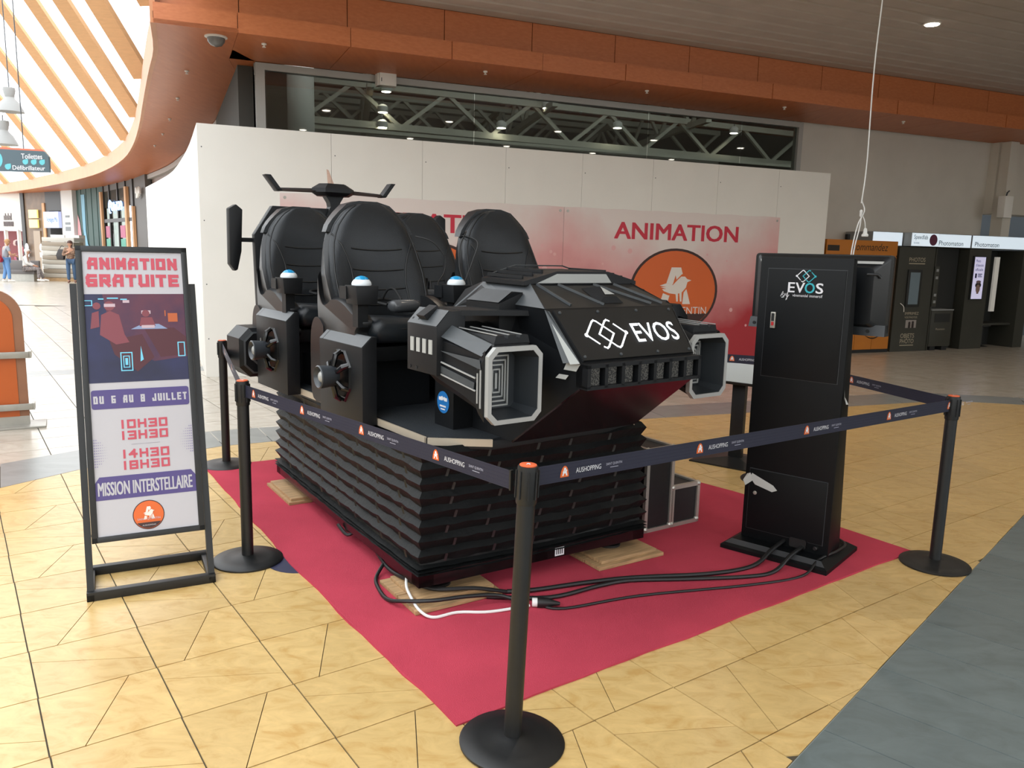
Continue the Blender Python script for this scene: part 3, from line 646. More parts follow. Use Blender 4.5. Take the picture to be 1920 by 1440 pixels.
# light boxes, brackets and forward nacelles (left and right)
def side(s):
    q = (lambda p: p) if s < 0 else mir
    P_ = lambda name, mb, m, parent=None, **k: obj(name, mb, m, parent or ride, xf=(None if s < 0 else mir), **k)
    pr_ = [( -.10,1.142),(-.10,1.362),(-.035,1.432),(.33,1.432),(.33,1.41),(-.02,1.41),(-.07,1.35),(-.07,1.142)]
    m_ = MB(); m_.prism([(-.10,1.142),(-.10,1.362),(-.035,1.432),(.05,1.432),(.05,1.142)],'y',-.236,.03)
    lb = P_('light_box', m_, M_black, bevel=.003)
    P_('top_plate', MB().hexa([(.03,-.236,1.41),(.33,-.36,1.41),(.33,-.05,1.41),(.03,.03,1.41),(.03,-.236,1.434),(.33,-.36,1.434),(.33,-.05,1.434),(.03,.03,1.434)]), M_black, lb)
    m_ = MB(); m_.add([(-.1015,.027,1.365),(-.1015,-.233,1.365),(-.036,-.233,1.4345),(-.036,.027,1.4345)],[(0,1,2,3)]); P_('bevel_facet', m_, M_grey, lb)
    P_('latch_block', MB().hexa([(-.085,-.13,1.385),(-.085,-.06,1.385),(-.02,-.06,1.43),(-.02,-.13,1.43),(-.105,-.13,1.405),(-.105,-.06,1.405),(-.035,-.06,1.45),(-.035,-.13,1.45)]), M_black, lb)
    for k in range(4):
        v = -.005-.055*k; P_('indicator_light', MB().box(-.104,-.095,v-.030,v,1.235,1.30), M_lamp, lb)
    for v, z in ((.0,1.16),(-.06,1.16)): P_('screw_hole', MB().lathe([(.007,0),(.007,.002)],10,(-.1005,v,z),(0,1,0),(0,0,1),(-1,0,0)), M_dark, lb)
    for v, t in ((.005,.3),(-.05,.3)): P_('screw_hole', MB().lathe([(.007,0),(.007,.003)],10,(-.10+.065*t,v,1.362+.07*t+.001),(0,1,0),(.68,0,.73),(-.73,0,.68)), M_dark, lb)
    P_('support_column', MB().box(.20,.36,.09,.27,.797,1.20), M_hull)
    # nacelle body
    def octa(u0,u1,z0,z1,c,v): return [(u0+c,v,z0),(u1-c,v,z0),(u1,v,z0+c),(u1,v,z1-c),(u1-c,v,z1),(u0+c,v,z1),(u0,v,z1-c),(u0,v,z0+c)]
    m_ = MB(); m_.loft([octa(-.075,.27,1.09,1.37,.06,-.10),octa(-.06,.25,1.02,1.335,.055,-.40),octa(-.05,.24,.975,1.31,.05,-.54)], False)
    nb = P_('nacelle', m_, M_hull)
    m_ = MB()
    A1 = octa(-.05,.24,.968,1.302,.038,-.545); B1 = octa(-.05,.24,.968,1.302,.038,-.57); B2 = octa(-.05+.020,.24-.020,.968+.02,1.302-.02,.032,-.57); B3 = octa(-.05+.022,.24-.022,.968+.022,1.302-.022,.031,-.545)
    m_.loft([A1,B1,B2,B3], False); P_('front_ring', m_, M_silver, nb)
    m_ = MB(); m_.loft([octa(-.028,.218,.99,1.28,.03,-.568),octa(-.0,.19,1.01,1.26,.02,-.43)], False); m_.poly(octa(-.0,.19,1.01,1.26,.02,-.43)); P_('intake_well', m_, mat('intake_grey','#2c3034',.4), nb)
    for k, (w_, h_) in enumerate(((.135,.23),(.105,.19),(.075,.15),(.045,.11),(.012,.07))):
        cx, cz = .085, 1.135; m_ = MB(); t = .007
        if w_ > .02:
            for a in (rect(cx-w_/2,cx+w_/2,cz+h_/2-t,cz+h_/2),rect(cx-w_/2,cx+w_/2,cz-h_/2,cz-h_/2+t),rect(cx-w_/2,cx-w_/2+t,cz-h_/2,cz+h_/2),rect(cx+w_/2-t,cx+w_/2,cz-h_/2,cz+h_/2)): m_.prism(a,'y',-.438,-.432)
        else: m_.prism(rect(cx-w_/2,cx+w_/2,cz-h_/2,cz+h_/2),'y',-.438,-.432)
        P_('maze_bar', m_, M_silver, nb)
    # ribbed top housing
    m_ = MB(); m_.prism([(.0,1.30),(.015,1.345),(.055,1.348),(.06,1.330),(.075,1.330),(.08,1.348),(.12,1.348),(.125,1.330),(.14,1.330),(.145,1.348),(.185,1.346),(.20,1.30)],'y',-.53,-.22); P_('ribbed_top', m_, M_black, nb)
    for u in (.018,.083,.148): P_('rib_edge', MB().bar((u,-.53,1.349),(u,-.23,1.358),.005,.004), M_silver, nb)
    # bevel facet, wedge facet, side strips
    def strip(name, pts, m, off=.003): P_(name, MB().add([(a-off,b,c+off*.3) for a, b, c in pts],[tuple(range(len(pts)))]), m, nb)
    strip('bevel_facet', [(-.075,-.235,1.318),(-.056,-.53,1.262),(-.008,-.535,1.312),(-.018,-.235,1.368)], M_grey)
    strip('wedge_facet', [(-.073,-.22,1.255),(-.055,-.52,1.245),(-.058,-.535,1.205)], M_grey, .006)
    for z in (1.19,1.135): P_('side_strip', MB().bar((-.078,-.2,z+.02),(-.060,-.49,z-.025),.006,.006), M_silver, nb)
    P_('side_inlay', MB().bar((-.076,-.22,1.175),(-.060,-.48,1.13),.004,.03,(0,0,1)), M_grey, nb)
    m_ = MB(); m_.loft([[(-.05,-.50,1.01),(-.05,-.50,1.26),(-.05,-.545,1.29),(-.05,-.545,.98)],[(-.066,-.505,1.04),(-.066,-.505,1.20),(-.056,-.543,1.25),(-.056,-.543,1.01)]]); P_('side_cheek', m_, M_hull, nb)
    for z0_, z1_, vv in ((1.06,1.19,-.513),(1.04,1.205,-.53)): P_('cheek_strip', MB().bar((-.066+.004*(vv<-.52),vv,z0_),(-.066+.004*(vv<-.52),vv,z1_),.005,.006,(0,1,0)), M_silver, nb)
for s in (-1,1): side(s)
stk = pr('warning_sticker',[circ(0,0,.058,28)],mat('sticker_blue','#1f6fb5',.4),ride,(.199,.185,.925),(0,-1,0),(0,0,1),.002)
pr('sticker_print',[rect(-.04,-.012,.008,.026),rect(.012,.04,.008,.026),circ(-.008,.02,.012,12),circ(.014,.02,.010,12),rect(-.03,.03,-.025,-.016),rect(-.022,.022,-.04,-.033)],M_txt,ride,(.199,.185,.925),(0,-1,0),(0,0,1),.003)
# ------------------------------------------------------------------ seats
def hwz(z):
    T = [(1.18,.20),(1.25,.255),(1.33,.285),(1.43,.305),(1.55,.31),(1.66,.295),(1.75,.275),(1.83,.238),(1.89,.190),(1.935,.135),(1.96,.075),(1.97,.0)]
    for (a, b), (c, d) in zip(T, T[1:]):
        if z <= c: return b+(d-b)*(z-a)/(c-a)
    return 0
def lean(z): return 1.0+.17*(z-1.3)
def face_v(u, z):
    h = max(hwz(z), .05); t = min(1, abs(u)/h); wing = .10*max(0, min(1, (1.75-z)/.35))
    bulge = .018*max(0, 1-((z-1.80)/.15)**2) if z > 1.65 else 0
    return lean(z)-.035-wing*t**2.4+.04*max(0,t-.85)/.15-bulge*(1-t*t)
def seat(cu, dv, boxes):
    X = lambda p: (cu+p[0], p[1]+dv, p[2])
    Pq = lambda name, mb, m, parent, **k: obj(name, mb, m, parent, xf=X, **k)
    zs = [1.20,1.25,1.30,1.36,1.43,1.50,1.56,1.62,1.68,1.73,1.78,1.83,1.865,1.90,1.925,1.945,1.96,1.968]
    # shell
    def ring(z, grow, back, pad):
        h = hwz(z)+grow*(1 if z < 1.9 else .5); pts = []; n = 14
        for k in range(n+1):
            t = -1+2*k/n; tt = sin(t*pi/2); u = tt*h
            pts.append((u, face_v(u*(h-grow)/h if h > 0 else 0, z)+(0 if pad else .035), z))
        th = back*(1 if z < 1.85 else max(.35, (1.99-z)/.14))
        for k in range(1, n):
            t = 1-2*k/n; tt = sin(t*pi/2); u = tt*h
            e = face_v(h*.999, z); pts.append((u, lean(z)+th*(1-.55*abs(tt)**3), z))
        return pts
    sh = MB(); sh.loft([ring(z-.005, .018, .12, False) for z in zs])
    root = Pq('seat', sh, mat('seat_shell','#1c1d1f',.33,vary=.06,vscale=8,bump=.05,bscale=300), ride, smooth=True, sharp=60)
    pd = MB(); pd.loft([ring(z, 0, .055, True) for z in zs]); Pq('backrest', pd, M_leather, root, smooth=True, sharp=60)
    # seams
    def sm(pts): Pq('seam', MB().tube([(u, face_v(u, z)-.002, z) for u, z in pts], .0048, 6), M_seam, root, smooth=True)
    for z in (1.70,1.58,1.47,1.38): sm([(-.165+.33*k/8, z-.01*(1-((k-4)/4)**2)) for k in range(9)])
    for sg in (-1,1): sm([(sg*(.17+.09*max(0,((z-1.5)/.28))**2 if z > 1.5 else sg*0+.17+.02*((1.5-z)/.25)), z) for z in [1.25,1.32,1.4,1.5,1.58,1.66,1.72,1.78]])
    rim = [(sg*hwz(z)*.93, z) for sg, zz in ((-1, zs[1:16]), (1, list(reversed(zs[1:16])))) for z in zz]
    sm(rim)
    # headrest cover behind the top
    hc = MB(); hc.loft([[(u, lean(z)+.02+(.115 if b else 0)*(1-.5*(abs(u)/.3)**2), z+(.012 if z > 1.93 else 0)) for u, b in ((-hwz(z)-.03,0),(-hwz(z)-.028,1),(-hwz(z)*.4,1),(hwz(z)*.4,1),(hwz(z)+.028,1),(hwz(z)+.03,0),(hwz(z)*.4,0),(-hwz(z)*.4,0))] for z in (1.79,1.83,1.87,1.91,1.945,1.966)])
    Pq('headrest_cover', hc, M_leather, root, smooth=True, sharp=70)
    # cushion
    def cr(v, h, z0_, z1_): return [(-h,v,z0_+.03),(-h+.03,v,z0_),(0,v,z0_-.004),(h-.03,v,z0_),(h,v,z0_+.03),(h,v,z1_-.035),(h-.04,v,z1_),(.0,v,z1_-.012),(-h+.04,v,z1_),(-h,v,z1_-.035)]
    cu_ = MB(); cu_.loft([cr(.553,.225,1.225,1.298),cr(.562,.24,1.205,1.318),cr(.59,.25,1.19,1.331),cr(.70,.255,1.18,1.338),cr(.86,.255,1.17,1.325),cr(1.02,.25,1.17,1.305)]); Pq('cushion', cu_, M_leather, root, smooth=True, sharp=70)
    Pq('seam', MB().tube([(-.2,.575,1.262),(-.1,.556,1.268),(0,.552,1.27),(.1,.556,1.268),(.2,.575,1.262)],.0035,6), M_seam, root, smooth=True)
    # bucket sides with arm hump
    prof = bez([(1.16,1.56),(1.14,1.45),(1.09,1.385),(1.03,1.39),(.97,1.418),(.88,1.425),(.78,1.40),(.69,1.36),(.615,1.33),(.60,1.29),(.64,1.245),(.62,1.20),(.57,1.175),(.575,1.145),(.66,1.115),(.82,1.08),(.98,1.07),(1.10,1.10),(1.15,1.22),(1.17,1.40)], 3)
    for sg in (-1,1):
        m_ = MB(); m_.loft([[(sg*.245,p.x,p.y) for p in prof],[(sg*.30,p.x,p.y) for p in prof],[(sg*.325,.86+(p.x-.86)*.93,1.28+(p.y-1.28)*.90) for p in prof]])
        Pq('bucket_side', m_, mat('seat_shell','#1c1d1f'), root, smooth=True, sharp=50)
    m_ = MB(); m_.loft([[(-.26,.60,1.17),(.26,.60,1.17),(.26,1.12,1.17),(-.26,1.12,1.17)],[(-.24,.63,1.08),(.24,.63,1.08),(.24,1.08,1.06),(-.24,1.08,1.06)]]); Pq('seat_pan', m_, M_black, root, bevel=.02)
    Pq('pedestal', MB().box(-.20,.20,.74,1.04,.797,1.08), M_black, root)
    m_ = MB(); m_.loft([[(sg*.33,p.x,p.y) for p in bez([(1.02,.80),(1.22,.80),(1.25,1.0),(1.24,1.2),(1.19,1.285),(1.12,1.29),(1.06,1.25)],4)] for sg in (-1,1)]); Pq('rear_cowl', m_, mat('cowl_dark','#17181b',.35), root, smooth=True, sharp=40)
    for sg in boxes:
        bx = sg*.30
        c_ = MB(); c_.prism([(bx-.058,1.405),(bx+.058,1.405),(bx+.066,1.505),(bx-.066,1.505)],'y',.545,.685); b_ = Pq('button_box', c_, M_black, root, bevel=.004)
        Pq('box_bracket', MB().box(bx-.03,bx+.03,.60,.665,1.28,1.41), M_black, root)
        Pq('side_tab', MB().box(bx-.07,bx-.058,.66,.745,1.43,1.498), M_black, root)
        Pq('push_button', MB().lathe([(.052,1.503),(.054,1.512),(.050,1.524),(.040,1.536)],24,(bx,.615,0)), mat('button_white','#dfe6ea',.2), root, smooth=True)
        Pq('button_cap', MB().lathe([(.040,1.534),(.032,1.546),(.018,1.553),(.004,1.556)],24,(bx,.615,0)), mat('button_blue','#1f8fc4',.15), root, smooth=True)
    return root
s_fl = seat(.27, .04, (-1,1)); s_rl = seat(.27, 1.08, (-1,)); s_fr = seat(1.19, .04, ()); s_rr = seat(1.19, 1.08, (-1,))
pr('number_sticker',[circ(0,0,.026,24)],mat('sticker_blue','#1f6fb5'),s_fl,(.27+.325,.583,1.452),(1,0,0),(0,0,1),.003)
text('number','2',.045,M_txt,s_fl,(.27+.313,.583,1.437),(1,0,0),(0,0,1),.005,bold=.01)
# speaker pods on the flanks
def pod(v0, v1, z1, s):
    xf = None if s < 0 else mir
    P_ = lambda name, mb, m, parent=None, **k: obj(name, mb, m, parent or ride, xf=xf, **k)
    m_ = MB(); m_.prism([(-.10,.765),(-.10,z1),(-.045,z1+.055),(-.015,z1+.055),(-.015,.765)],'y',v0,v1); r = P_('speaker_pod', m_, M_black, bevel=.003)
    m_ = MB(); m_.add([(-.1015,v0+.003,z1+.003),(-.0455,v0+.003,z1+.0575),(-.0455,v1-.05,z1+.0575),(-.1015,v1-.05,z1+.003)],[(0,1,2,3)]); P_('bevel_facet', m_, M_grey, r)
    m_ = MB(); m_.add([(-.1015,v1-.045,z1+.003),(-.0455,v1-.045,z1+.0575),(-.0455,v1-.004,z1+.0575),(-.1015,v1-.004,z1+.003)],[(0,1,2,3)]); P_('bevel_facet', m_, M_grey, r)
    vc = (v0+v1)/2-.02; zc = (.77+z1)/2+.03
    m_ = MB(); pts = [(.13*cos(2*pi*k/8+pi/8), .155*sin(2*pi*k/8+pi/8)) for k in range(8)]
    m_.loft([[(-.10,vc+a,zc+b) for a, b in pts],[(-.112,vc+a*.95,zc+b*.95) for a, b in pts],[(-.098,vc+a*.8,zc+b*.8) for a, b in pts]]); P_('speaker_recess', m_, mat('gloss_black','#0d0e10',.15), r)
    for k in range(6):
        a = 2*pi*k/6+pi/6; c = MB(); c.tube([(-.105,vc+.115*cos(a),zc+.135*sin(a)),(-.135,vc+.10*cos(a),zc+.115*sin(a)),(-.15,vc+.05*cos(a),zc+.055*sin(a))],[.014,.017,.014],8); P_('claw', c, mat('gloss_black','#0d0e10'), r, smooth=True)
    P_('speaker_barrel', MB().lathe([(.045,.03),(.055,.05),(.062,.10),(.064,.135),(.058,.14),(.046,.125),(.040,.11)],24,(-.10,vc,zc),(0,1,0),(0,0,1),(-1,0,0)), mat('speaker_grey','#34383d',.35), r, smooth=True)
    P_('speaker_dome', MB().lathe([(.036,.108),(.034,.118),(.022,.130),(.004,.135)],20,(-.10,vc,zc),(0,1,0),(0,0,1),(-1,0,0)), M_silver, r, smooth=True)
for s in (-1,1): pod(.51,1.06,1.185,s); pod(1.575,2.13,1.235,s)
part('centre_wall', MB().box(.62,.84,.35,2.2,.797,1.15), M_black)
part('seat_plinth', MB().box(.10,1.36,1.62,2.25,.797,1.0), M_black)
# rear structure
bp_ = MB(); bp_.prism([(.03,.80),(.005,1.78),(.14,1.985),(1.32,1.985),(1.455,1.78),(1.43,.80)],'y',2.42,2.48); part('back_panel', bp_, M_black, bevel=.004)
for s in (-1,1):
    xf = None if s < 0 else mir
    m_ = MB(); m_.loft([[(-.16,y,1.57),(-.125,y,1.52),(-.105,y,1.53),(-.075,y,1.66),(-.06,y,1.95),(-.105,y,1.985),(-.155,y,1.955)] for y in (2.46,2.53)]); r = obj('tail_blade', m_, M_black, ride, xf=xf, bevel=.008)
    obj('blade_rod', MB().bar((-.08,2.49,1.74),(.03,2.49,1.74),.03), M_black, r, xf=xf)
    def octb(u0,u1,z0,z1,c,v): return [(u0+c,v,z0),(u1-c,v,z0),(u1,v,z0+c),(u1,v,z1-c),(u1-c,v,z1),(u0+c,v,z1),(u0,v,z1-c),(u0,v,z0+c)]
    m_ = MB(); m_.loft([octb(-.20,.10,.80,1.14,.07,2.46),octb(-.20,.10,.80,1.14,.07,2.20),octb(-.17,.08,.83,1.11,.06,2.18)]); r = obj('rear_engine', m_, M_hull, ride, xf=xf)
    for k, d in enumerate((0,.045)):
        A1 = octb(-.175+d,.085-d,.825+d,1.115-d,.06,2.175); A2 = octb(-.163+d,.073-d,.837+d,1.103-d,.055,2.172); obj('engine_ring', MB().loft([A1,A2],False), M_grey, r, xf=xf)
# antenna wing
ant = part('antenna_mast', MB().loft([[(CU-.12+a,v,z) for a, v in ((-.035-k*.03,2.40),(.035+k*.03,2.40),(.035+k*.03,2.47),(-.035-k*.03,2.47))] for z, k in ((1.93,1.2),(2.0,.0),(2.03,.2),(2.085,1.4))]), M_black)
cxa = CU-.13
m_ = MB(); m_.loft([[(cxa+a*k,2.43+b*k,z) for a, b in ((-.17,-.02),(-.10,-.11),(.10,-.11),(.17,-.02),(.12,.09),(-.12,.09))] for z, k in ((2.075,.75),(2.10,1.0),(2.13,.98),(2.165,.62))]); part('antenna_body', m_, M_black, ant)
for sg in (-1,1):
    m_ = MB(); sec = lambda x, z, h: [(cxa+sg*x,2.38,z),(cxa+sg*x,2.44,z+h),(cxa+sg*x,2.48,z),(cxa+sg*x,2.43,z-h*.6)]
    m_.loft([sec(.13,2.108,.02),sec(.42,2.10,.016),sec(.435,2.10,.016)]); part('wing', m_, M_black, ant)
    m_ = MB(); m_.loft([[(cxa+sg*x+dx,v,z+dz) for dx, v, dz in ((-.02,2.39,0),(.02,2.39,0),(.02,2.47,0),(-.02,2.47,0))] for x, z in ((.41,2.09),(.495,2.20))]); part('winglet', m_, M_black, ant, bevel=.006)
m_ = MB(); m_.prism([(2.40,2.165),(2.50,2.165),(2.52,2.28),(2.49,2.27)],'x',cxa-.002,cxa+.002); part('clear_fin', m_, glassmat('fin_glass','#f0dcd4',.15), ant)
# loose cables from headsets, draped over the seat backs (parts of the ride)
part('headset_lead', MB().tube(bez([(.53,1.06,1.78),(.60,.98,1.75),(.66,.93,1.66),(.64,.90,1.57),(.57,.86,1.50),(.56,.80,1.43),(.62,.72,1.36)],6),.004,6), M_rubber, smooth=True)
part('headset_lead', MB().tube(bez([(.93,1.15,1.80),(.90,1.06,1.82),(.83,1.02,1.73),(.80,.98,1.60),(.78,.9,1.50),(.70,.80,1.46)],6),.004,6), M_rubber, smooth=True)
part('headset_lead', MB().tube(bez([(.92,1.16,1.80),(.96,1.02,1.76),(.90,.98,1.64),(.80,.92,1.50),(.74,.84,1.45)],6),.004,6), M_rubber, smooth=True)
# VR headsets lying on the seats
def headset(u, v, z, rz, lab):
    w = T0+Vector((cos(TT)*u-sin(TT)*v, sin(TT)*u+cos(TT)*v, z)); t = thing('virtual_reality_headset', lab, 'headset', w, TT+rz, 'headsets lying on the simulator seats')
    m_ = MB()
    def el(x, k): return [(x, .05*cos(a)*k, .035+.038*sin(a)*k) for a in [2*pi*i/14 for i in range(14)]]
    m_.loft([el(-.10,.55),el(-.09,.85),el(-.05,1),el(.05,1),el(.09,.85),el(.10,.55)]); obj('visor', m_, mat('headset_grey','#4b4d50',.25), t, smooth=True, sharp=60)
    obj('face_pad', MB().box(-.08,.08,.03,.065,.01,.06), M_dark, t, bevel=.01)
    obj('head_strap', MB().tube(bez([(-.085,.05,.04),(-.09,.14,.05),(-.04,.20,.06),(.04,.20,.06),(.09,.14,.05),(.085,.05,.04)],5),.009,8), M_dark, t, smooth=True)
    obj('top_strap', MB().tube(bez([(0,.03,.07),(0,.09,.125),(0,.15,.12),(0,.20,.065)],5),.007,8), M_dark, t, smooth=True)
headset(.30,.78,1.345,.2,'black headset on the nearest front seat cushion'); headset(.33,1.84,1.345,.1,'black headset on the rear seat cushion beside the tail blade'); headset(1.08,1.78,1.345,-.4,'black headset on the rear seat seen between the two front seats')

# ------------------------------------------------------------------ things round the ride
# timber pads
def pads(name, lab, u, v, rz, planks):
    w = M0+Vector((cos(MT),sin(MT),0))*u+Vector((-sin(MT),cos(MT),0))*v; t = thing(name, lab, 'timber pad', (w.x,w.y,.008), MT+rz)
    for (x0,x1,y0,y1,z0,z1) in planks: obj('plank', MB().box(x0,x1,y0,y1,z0,z1), M_wood, t, bevel=.002)
pads('timber_pad','two stacked pine boards under the near left corner of the simulator',-.06,-.09,0,[(0,.48,0,.20,0,.02),(.0,.48,.21,.42,0,.02),(.05,.46,.05,.40,.0201,.038)])
pads('timber_pad','pine boards under the near right corner of the simulator',1.03,-.10,0,[(0,.47,0,.13,0,.02),(0,.47,.14,.30,0,.02),(.04,.44,.03,.27,.0201,.038)])
pads('timber_pad','pine board under the rear left corner of the simulator',-.08,1.78,0,[(0,.16,0,.52,0,.02),(.02,.3,.02,.5,.0201,.038)])
# cables on the carpet
def cable(lab, pts, r, m, name='power_cable', extra=None):
    t = thing(name, lab, 'cable', (pts[0][0],pts[0][1],0))
    P = [Vector((p[0]-pts[0][0], p[1]-pts[0][1], (p[2] if len(p) > 2 else .008+r))) for p in pts]
    obj('lead', MB().tube(bez(P,6), r, 8), m, t, smooth=True)
    if extra: extra(t)
    return t
def plug(t):
    o = Vector((.0,.0,.03)); d = Vector((-1,.02,0)).normalized()
    obj('plug_body', MB().tube([(.09,-.004,.028),(.05,-.002,.030),(.03,0,.03),(0,0,.03),(-.02,0,.03)],[.008,.016,.024,.026,.026],14), M_rubber, t, smooth=True)
    obj('plug_face', MB().tube([(-.02,0,.03),(-.045,0,.03)],.022,14), M_whitecable, t, smooth=True)
cable('thick black cable running from the ride to the kiosk socket',[(.0,3.765),(.133,3.79),(.414,3.90),(.675,3.98),(1.089,4.055),(1.357,4.18),(1.50,4.30,.075),(1.66,4.45,.11)],.012,M_rubber)
cable('black cable with a bend ending at the kiosk lower gland',[(-.1,3.70),(.211,3.71),(.465,3.86),(.641,3.94),(.929,3.975),(1.284,4.03),(1.453,4.11),(1.58,4.22,.075),(1.77,4.40,.10)],.011,M_rubber)
cable('thin black cable with a plug lying nearest the carpet front edge',[(.168,3.625),(.284,3.60),(.669,3.765),(1.253,3.925),(1.582,4.06),(1.72,4.19,.06),(1.87,4.30,.075),(1.96,4.42,.072),(1.93,4.52,.08)],.007,M_rubber,extra=plug)
cable('black braided cable dropping from the left side of the ride base',[(-1.0,4.46,.10),(-.93,4.40,.06),(-.86,4.42,.10),(-.80,4.33,.10),(-.74,4.20,.06),(-.63,3.96,.05),(-.52,3.80,.062),(-.36,3.68,.062),(-.16,3.70,.062),(.0,3.765)],.010,M_rubber)
cable('black cable looping around the near timber pad',[(-.66,4.0,.05),(-.68,3.90),(-.65,3.78),(-.58,3.64,.02),(-.48,3.56,.05),(-.34,3.55,.062),(-.2,3.60,.062),(-.04,3.66,.045),(.1,3.63)],.010,M_rubber)
cable('white cable curling in front of the near timber pad',[(-.505,3.80,.10),(-.50,3.72,.065),(-.47,3.62,.056),(-.41,3.51,.03),(-.34,3.47,.015),(-.231,3.53,.014),(-.076,3.545,.014),(.11,3.61,.02)],.007,M_whitecable)
# flight-case steps on the far right side of the ride
c_w = M0+Vector((cos(MT),sin(MT),0))*1.676+Vector((-sin(MT),cos(MT),0))*.24
case = thing('case_step','black flight-case step block with aluminium edges right of the simulator','step',(c_w.x,c_w.y,.008),radians(33.9))
M_case = mat('case_laminate','#17181a',.5,vary=.2,vscale=30)
def casebox(x0,x1,y0,y1,z0,z1):
    b = obj('case_body', MB().box(x0,x1,y0,y1,z0,z1), M_case, case); t=.014
    for (a,c) in (((x0,y0,z1),(x1,y0,z1)),((x0,y1,z1),(x1,y1,z1)),((x0,y0,z1),(x0,y1,z1)),((x1,y0,z1),(x1,y1,z1)),((x0,y0,z0+.01),(x1,y0,z0+.01)),((x1,y0,z0),(x1,y0,z1)),((x0,y0,z0),(x0,y0,z1)),((x1,y1,z0),(x1,y1,z1)),((x1,y0,z0+.01),(x1,y1,z0+.01))):
        obj('edge_rail', MB().bar(a,c,.024,.024), M_alu, b)
    for x in (x0,x1):
        for z in (z0+.02,z1): obj('corner_ball', MB().lathe([(.004,-.02),(.016,-.012),(.02,0),(.016,.012),(.004,.02)],12,(x,y0,z)), M_alu, b, smooth=True)
casebox(.205,.43,0,.75,0,.255); casebox(-.02,.19,0,.75,0,.52)
# belt barrier posts
def stanchion(x, y, lab, h=1.0, lean=(0,0)):
    t = thing('barrier_post', lab, 'barrier post', (x,y,.0), 0, 'belt barrier posts round the simulator')
    obj('base', MB().lathe([(.185,.0),(.186,.008),(.180,.014),(.12,.022),(.05,.030),(.038,.034)],40,(0,0,.001)), M_metalblack, t, smooth=True, sharp=50)
    obj('post', MB().lathe([(.031,.02),(.031,h-.12)],28), M_metalblack, t, smooth=True)
    hd = obj('head', MB().lathe([(.034,h-.135),(.0355,h-.13),(.0355,h-.02),(.034,h-.006),(.028,h-.004)],28), M_metalblack, t, smooth=True, sharp=50)
    for k in range(4):
        a = k*pi/2+.5; d = Vector((cos(a),sin(a),0)); p = Vector((-sin(a),cos(a),0))
        m_ = MB(); 
        for s_ in (-1,1): m_.bar(d*.0355+p*(.014*s_)+Vector((0,0,h-.115)), d*.0355+p*(.014*s_)+Vector((0,0,h-.02)), .005, .004, d)
        obj('belt_slot', m_, M_dark, hd)
    cp_ = obj('top_cap', MB().lathe([(.029,h-.006),(.029,h-.001),(.027,h)],28), mat('print_orange_cap','#e0663a',.45), t, smooth=True)
    pr('cap_print', sc(A_POLY+BIRD[:1], .02), M_txt, cp_, (0,0,h), (1,0,0), (0,1,0), .0008)
    return t
NP, RP, LP, L2, P5, P6 = (.03,2.551), (2.434,4.317), (-1.424,4.137), (-2.22,6.034), (1.98,5.97), (-.4,6.85)
t = stanchion(*NP,'nearest black barrier post at the front corner of the red carpet',1.01)
t.rotation_euler = (0, .03, 0)
stanchion(*RP,'black barrier post at the right corner beside the slate strip',.98); stanchion(*LP,'black barrier post between the poster stand and the bellows',1.0)
stanchion(*L2,'black barrier post furthest left, behind the poster stand',.985); stanchion(*P5,'black barrier post hidden behind the tall kiosk',.985); stanchion(*P6,'black barrier post behind the simulator by the banners',.985)
def belt(a, b, z0, z1, lab, marks, L0=.0, oa=(0,0,0)):
    a = Vector((a[0],a[1],z0)); b = Vector((b[0],b[1],z1)); d = (b-a); L = d.length; X = d.normalized(); a2 = a+X*.037; b2 = b-X*.037
    t = thing('barrier_belt', lab, 'belt', a, 0, 'navy barrier belts round the simulator'); a2 -= a; b2 -= a
    up_ = Vector((0,0,1)); Nn = X.cross(up_).normalized(); Y = Nn.cross(X); w = .065; th = Nn*.0008
    m_ = MB(); m_.loft([[p-Y*w/2-th,p+Y*w/2-th,p+Y*w/2+th,p-Y*w/2+th] for p in (a2,b2)]); stp = obj('strap', m_, M_navy, t)
    for k in range(5):
        y = (-.4+.2*k)*w; m_ = MB().bar(a2+Y*y+Nn*.0009, b2+Y*y+Nn*.0009, .0012, .0006, Nn); obj('weave_line', m_, mat('navy_thread','#181930',.7), stp)
    obj('end_clip', MB().bar(a2-Y*.035, a2+Y*.035, .008, .012, Nn), M_metalblack, t); obj('end_clip', MB().bar(b2-Y*.035, b2+Y*.035, .008, .012, Nn), M_metalblack, t)
    for q in marks:
        o = a2+X*q
        c = [(.019*cos(pi*k/12)*1.0, -.018+.040*sin(pi*k/12)) for k in range(13)]
        pr('logo_badge', [c], mat('print_orange','#d2601f'), stp, o, X, Y, .0016); pr('logo_letter', sc(A_POLY+BIRD[:1], .030, 0, .0), M_txt, stp, o, X, Y, .0022)
        text('lettering','AUSHOPPING',.026,M_txt,stp,o+X*.052-Y*.010,X,Y,.0018,fit=.118,bold=-.004)
        text('small_lettering','SAINT QUENTIN',.013,mat('print_dim','#a9a9b8',.6),stp,o+X*.195-Y*.002,X,Y,.0018,fit=.078); pr('fine_print',[rect(.02,.06,-.012,-.010)],mat('print_dim','#a9a9b8'),stp,o+X*.195,X,Y,.0018)
belt(LP, NP, .945, .945, 'navy belt from the left post to the nearest post, in front of the bellows', (.10,.62,1.14,1.66))
belt(NP, RP, .955, .925, 'navy belt from the nearest post to the right post, crossing the kiosk', (.16,.86,1.58,2.28,2.9))
belt(P5, RP, .93, .93, 'navy belt from the right post back behind the kiosk', (.14,.84))
belt(P6, P5, .935, .93, 'navy belt behind the simulator in front of the banners', (.3,1.0,1.7,2.19))
belt(L2, LP, .93, .945, 'navy belt between the two left posts', (.3,1.1))

